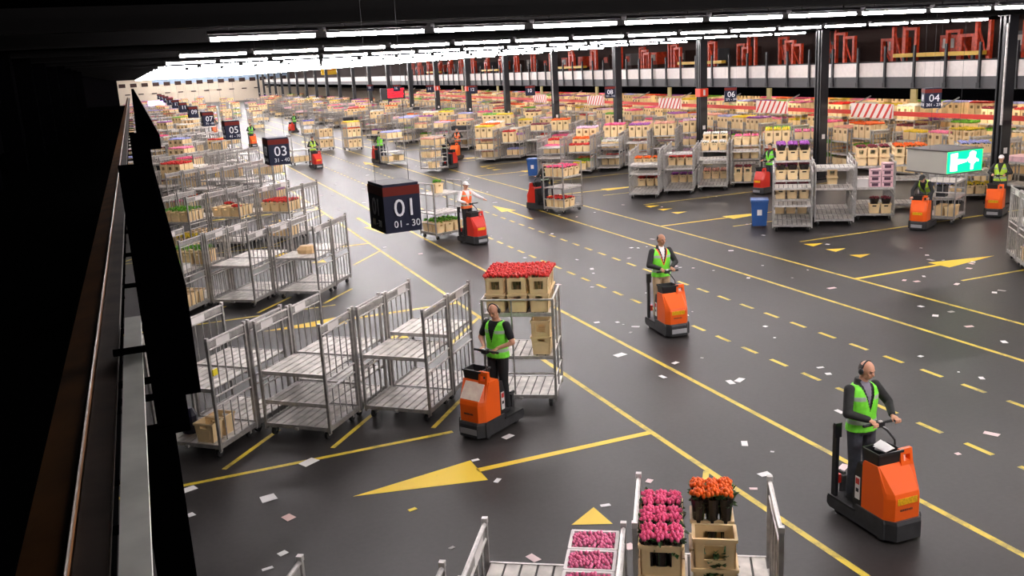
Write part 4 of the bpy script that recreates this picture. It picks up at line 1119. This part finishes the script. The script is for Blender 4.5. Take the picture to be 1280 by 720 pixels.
drive(10.1, 58.8, rad(10), 'red', 'red tow tug with an orange top right of sign 03', 'person in yellow-green vest riding right of sign 03', ps=1.0, vest=VESTY, vox=.018, tk=dict(detail=False), hair=('full', HAIRD))
drive(8.95, 82, rad(5), 'orange', 'small orange tug between signs 03 and 05', 'small person in green vest between signs 03 and 05', vox=.02, tk=dict(detail=False), hair=('full', HAIRD))
drive(7.5, 103, rad(5), 'orange', 'tiny orange tug just below sign 07', 'tiny person riding the orange tug below sign 07', vox=.02, vest=VESTO, tk=dict(detail=False), hair=('full', HAIRD))
drive(14.75, 97, rad(-50), 'red', 'small red tug far off below the yellow hanging sign', 'small person in green vest standing by the distant red tug', vox=.02, tk=dict(detail=False), hair=('full', HAIRD))
drive(14.62, 33.98, rad(208), 'red', 'dark-sided tug hidden behind the pink tulip trolley', 'person hidden behind the pink tulip trolley', vox=.016, vest=JACK, tk=dict(detail=False), hair=('full', HAIRD))
drive(16.55, 51.65, rad(120), 'red', 'red tug behind the tall salmon-topped trolley', 'person in dark clothes behind the tall salmon-topped trolley', vox=.018, vest=JACK, tk=dict(detail=False), hair=('full', HAIRD))
drive(14.1, 58.6, rad(195), 'red', 'tug behind the trolley with pale blue flowers', 'person in green vest behind the pale blue flowers', vox=.018, vest=VESTG, tk=dict(detail=False), hair=('full', HAIRD))
drive(18.6, 56.3, rad(-40), 'orange', 'orange tug left of the yellow-topped trolley, far right bays', 'person on the orange tug in front of the far right bays', vox=.018, vest=VESTO, tk=dict(detail=False), hair=('full', HAIRD))
# standing worker among the right bays
person((24.1, 47.0, 0), rad(40), 'person in green vest standing among trolleys below sign 08', ((-.22, -.15, .80), (.22, -.2, .9)), vox=.018, hair=('full', HAIRD), grip=(0, 0))
# ------------------------------------------------------------------ bins
def wheelie(x, y, r, s, label):
    o = ob('wheeled_bin', None, None, (x, y, 0), r); o.scale = (s,)*3
    g = bin_mb(.24, .27, .07, .92, .05, [None]*4); ob('body', g.mesh('bin_body', BLUEP), o)
    g = MB(); g.prism([(-.33, .93), (.34, .95), (.34, .99), (-.30, 1.0), (-.34, .96)], -.30, .30, 'x'); ob('lid', g.mesh('bin_lid', BLUEP), o)
    for sx in (-.22, .22):
        g = MB(); g.tube([(sx-.03, .24, .09), (sx+.03, .24, .09)], .09, 12); ob('wheel', g.mesh('bin_wheel', RUB), o)
    g = MB(); g.box(0, -.31, .55, .16, .006, .2); ob('label_plate', g.mesh('bin_label', WHITEP), o)['label'] = 'pale label'
    g = MB(); g.tube([(-.22, .36, .93), (.22, .36, .93)], .018, 6); ob('handle', g.mesh('bin_handle', BLUEP), o)
    tag(o, label, 'bin')
wheelie(18.95, 25.55, rad(-35), .95, 'large blue wheeled bin left of the trolleys under sign 04')
wheelie(18.75, 44.3, rad(-35), .95, 'small-looking blue bin behind the pink tulip trolley')
# ------------------------------------------------------------------ litter
def scrap(x, y, a, b, rz, label, m=PAPER, group=None):
    g = MB(); k = [(-a/2, -b/2), (a/2, -b/2*.85), (a/2*.9, b/2), (-a/2*.95, b/2*.9)]
    g.hexa([(u, v, .0) for u, v in k]+[(u, v, .004) for u, v in k], 0)
    o = ob('paper_scrap', g.mesh('paper_scrap', m), None, (x, y, .0045), rz); tag(o, label, 'litter', group)
for x, y, a, b, rz, lab in ((1.75, 13.52, .28, .20, .5, 'white paper sheet on the floor at the front bay line'), (1.01, 12.55, .22, .22, .1, 'square white sheet on the floor left of the big yellow arrow'),
                            (-.03, 13.41, .25, .16, .3, 'white sheet at the foot of the dark railing post'), (.74, 10.59, .14, .06, .1, 'small white slip near the lower left trolley post'),
                            (2.75, 11.25, .12, .07, .2, 'yellow scrap on the floor below the big arrow'), (8.34, 15.72, .26, .18, .2, 'white sheet on the floor between the white-haired driver and middle tug'),
                            (5.10, 10.14, .14, .07, -.2, 'white scrap beside the yellow triangle'), (4.05, 12.35, .12, .07, 0, 'white scrap touching the base of the big arrow head'),
                            (9.01, 14.73, .15, .1, .3, 'white scrap below the middle tug'), (1.18, 11.82, .14, .18, .4, 'pinkish scrap left of the big arrow tip')):
    scrap(x, y, a, b, rz, lab, mat('yellow scrap', (.9, .7, .05), .6) if 'yellow scrap' in lab else (mat('pink scrap', (.75, .5, .47), .6) if 'pinkish' in lab else PAPER))
random.seed(17)
zones = [('the left tow lane', 7.0, 8.6, 9, 60, 22), ('the lane of the middle tug', 8.9, 10.5, 9, 60, 26), ('the strip between dashed lines', 10.8, 12.4, 9, 60, 20), ('the lane beside the dashed lines', 12.7, 14.3, 10, 60, 20),
         ('the right tow lane', 14.6, 16.2, 12, 60, 26), ('the right bay entrances', 16.6, 22, 15, 34, 22), ('the left cross lane floor', -.2, 6.6, 8.5, 13.2, 16)]
for nm, x0, x1, y0, y1, n in zones:
    for i in range(n):
        x = random.uniform(x0, x1); y = y0+(y1-y0)*random.random()**1.6; s = random.uniform(.04, .13)
        if not in_view((x, y, 0), 0): continue
        scrap(x, y, s*random.uniform(.9, 2.0), s, random.uniform(0, 3.1), 'small pale paper scrap littering '+nm, random.choice([PAPER, PAPER, PAPER, mat('dirty paper', (.45, .42, .41), .7), mat('pinkish paper', (.8, .62, .62), .7)]), 'paper scraps on '+nm)
# ------------------------------------------------------------------ dark visitor gallery on the left
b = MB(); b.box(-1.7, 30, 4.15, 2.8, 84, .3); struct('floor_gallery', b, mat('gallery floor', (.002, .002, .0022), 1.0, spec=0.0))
r = ob('gallery_railing', None, None, (0, 0, 0))
g = MB(); g.prism([(-.31, 4.93), (-.22, 4.93), (-.215, 4.99), (-.222, 5.0), (-.30, 4.985)], .4, 60, 'y'); ob('handrail', g.mesh('handrail', WOOD), r)['label'] = 'brown wooden handrail'
g = MB(); g.tube([(-.216, .4, 5.0), (-.216, 60, 5.0)], .004, 6); ob('edge_highlight', g.mesh('edge_highlight', mat('painted rail highlight', (.16, .11, .08), .5)), r)['label'] = 'pale highlight painted along the edge'  # thin strip whose colour stands for the highlight on the handrail edge
g = MB(); g.box(-.183, 30, 4.955, .058, 59, .03); ob('ledge', g.mesh('ledge', DUST), r)['label'] = 'dusty grey-brown ledge'
for i in range(30):
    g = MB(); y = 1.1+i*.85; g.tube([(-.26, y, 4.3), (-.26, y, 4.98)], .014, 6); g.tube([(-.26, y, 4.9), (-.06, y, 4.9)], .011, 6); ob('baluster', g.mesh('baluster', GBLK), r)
tag(r, 'brown wooden handrail of the dark visitor gallery along the left', 'railing')
r = ob('gallery_ledge_plate', None, None, (0, 0, 0))
g = MB(); g.box(-.108, 2.55, 4.965, .055, 2.0, .02); ob('strip', g.mesh('pale_strip', mat('pale painted strip', (.85, .86, .80), .6, noise=.15)), r); g = MB(); g.box(-.10, 1.3, 4.92, .07, .45, .02); ob('end_strip', g.mesh('brown_strip', mat('brown strip', (.12, .075, .04), .6)), r)
tag(r, 'pale metal strip along the outside of the dark railing', 'strip')
r = ob('railing_post', None, None, (0, 3.0, 0))
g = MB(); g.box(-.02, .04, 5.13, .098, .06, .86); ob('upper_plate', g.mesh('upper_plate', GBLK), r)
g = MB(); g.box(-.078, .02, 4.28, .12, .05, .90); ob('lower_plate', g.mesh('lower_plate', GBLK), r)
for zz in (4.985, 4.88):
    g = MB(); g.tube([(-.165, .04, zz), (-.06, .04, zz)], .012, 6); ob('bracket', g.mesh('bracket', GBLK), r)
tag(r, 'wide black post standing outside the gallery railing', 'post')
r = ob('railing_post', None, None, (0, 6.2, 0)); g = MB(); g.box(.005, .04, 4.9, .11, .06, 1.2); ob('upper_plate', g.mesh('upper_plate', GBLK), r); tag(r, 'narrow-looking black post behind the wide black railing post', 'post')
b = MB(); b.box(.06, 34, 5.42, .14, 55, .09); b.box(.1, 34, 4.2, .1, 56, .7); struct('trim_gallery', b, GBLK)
for i in range(9):
    r = ob('gallery_column', None, None, (-2.2, 16+i*4.0, 4.3)); g = MB(); g.box(0, 0, 1.2, .35, .3, 2.4); ob('shaft', g.mesh('gallery_shaft', GBLK), r); tag(r, 'black post in the dark gallery at the far left', 'post', 'gallery posts')
b = MB(); b.box(-3.05, 13.5, 5.55, .05, .8, .35, 0); o = ob('window_1', b.mesh('window_1', WINLIT)); o['kind'] = 'structure'
b = MB(); b.box(-3.05, 15.3, 5.5, .05, .6, .4, 0); o = ob('window_2', b.mesh('window_2', WINLIT)); o['kind'] = 'structure'
r = ob('gallery_chair', None, None, (-1.35, 3.9, 4.3))
g = MB(); g.tube([(.22, -.2, .0), (.2, -.18, .45), (.17, .0, .88), (.1, .02, .93), (-.1, .02, .93), (-.17, 0, .88), (-.2, -.18, .45), (-.22, -.2, 0)], .012, 6); ob('tube_frame', g.mesh('chair_frame', mat('dull chrome', (.25, .26, .28), .4, .6)), r)
g = MB(); g.box(0, -.25, .46, .42, .42, .03); ob('seat', g.mesh('chair_seat', BLACK), r)
g = MB(); g.box(0, .02, .75, .32, .03, .22); ob('backrest', g.mesh('chair_back', WOOD), r)
for sx in (-.2, .2):
    g = MB(); g.tube([(sx, -.44, 0), (sx, -.44, .45)], .012, 6); ob('leg', g.mesh('chair_leg', mat('dull chrome', (.25, .26, .28), .4, .6)), r)
tag(r, 'metal tube chair in the dark gallery at the left edge', 'chair')
# ------------------------------------------------------------------ view settings
wd = bpy.data.worlds.new('world'); SC.world = wd; wd.use_nodes = True
wd.node_tree.nodes['Background'].inputs[0].default_value = (0, 0, 0, 1)
vs = SC.view_settings; vs.view_transform = 'Standard'; vs.look = 'None'; vs.gamma = 1; vs.use_curve_mapping = False; vs.exposure = 2.0
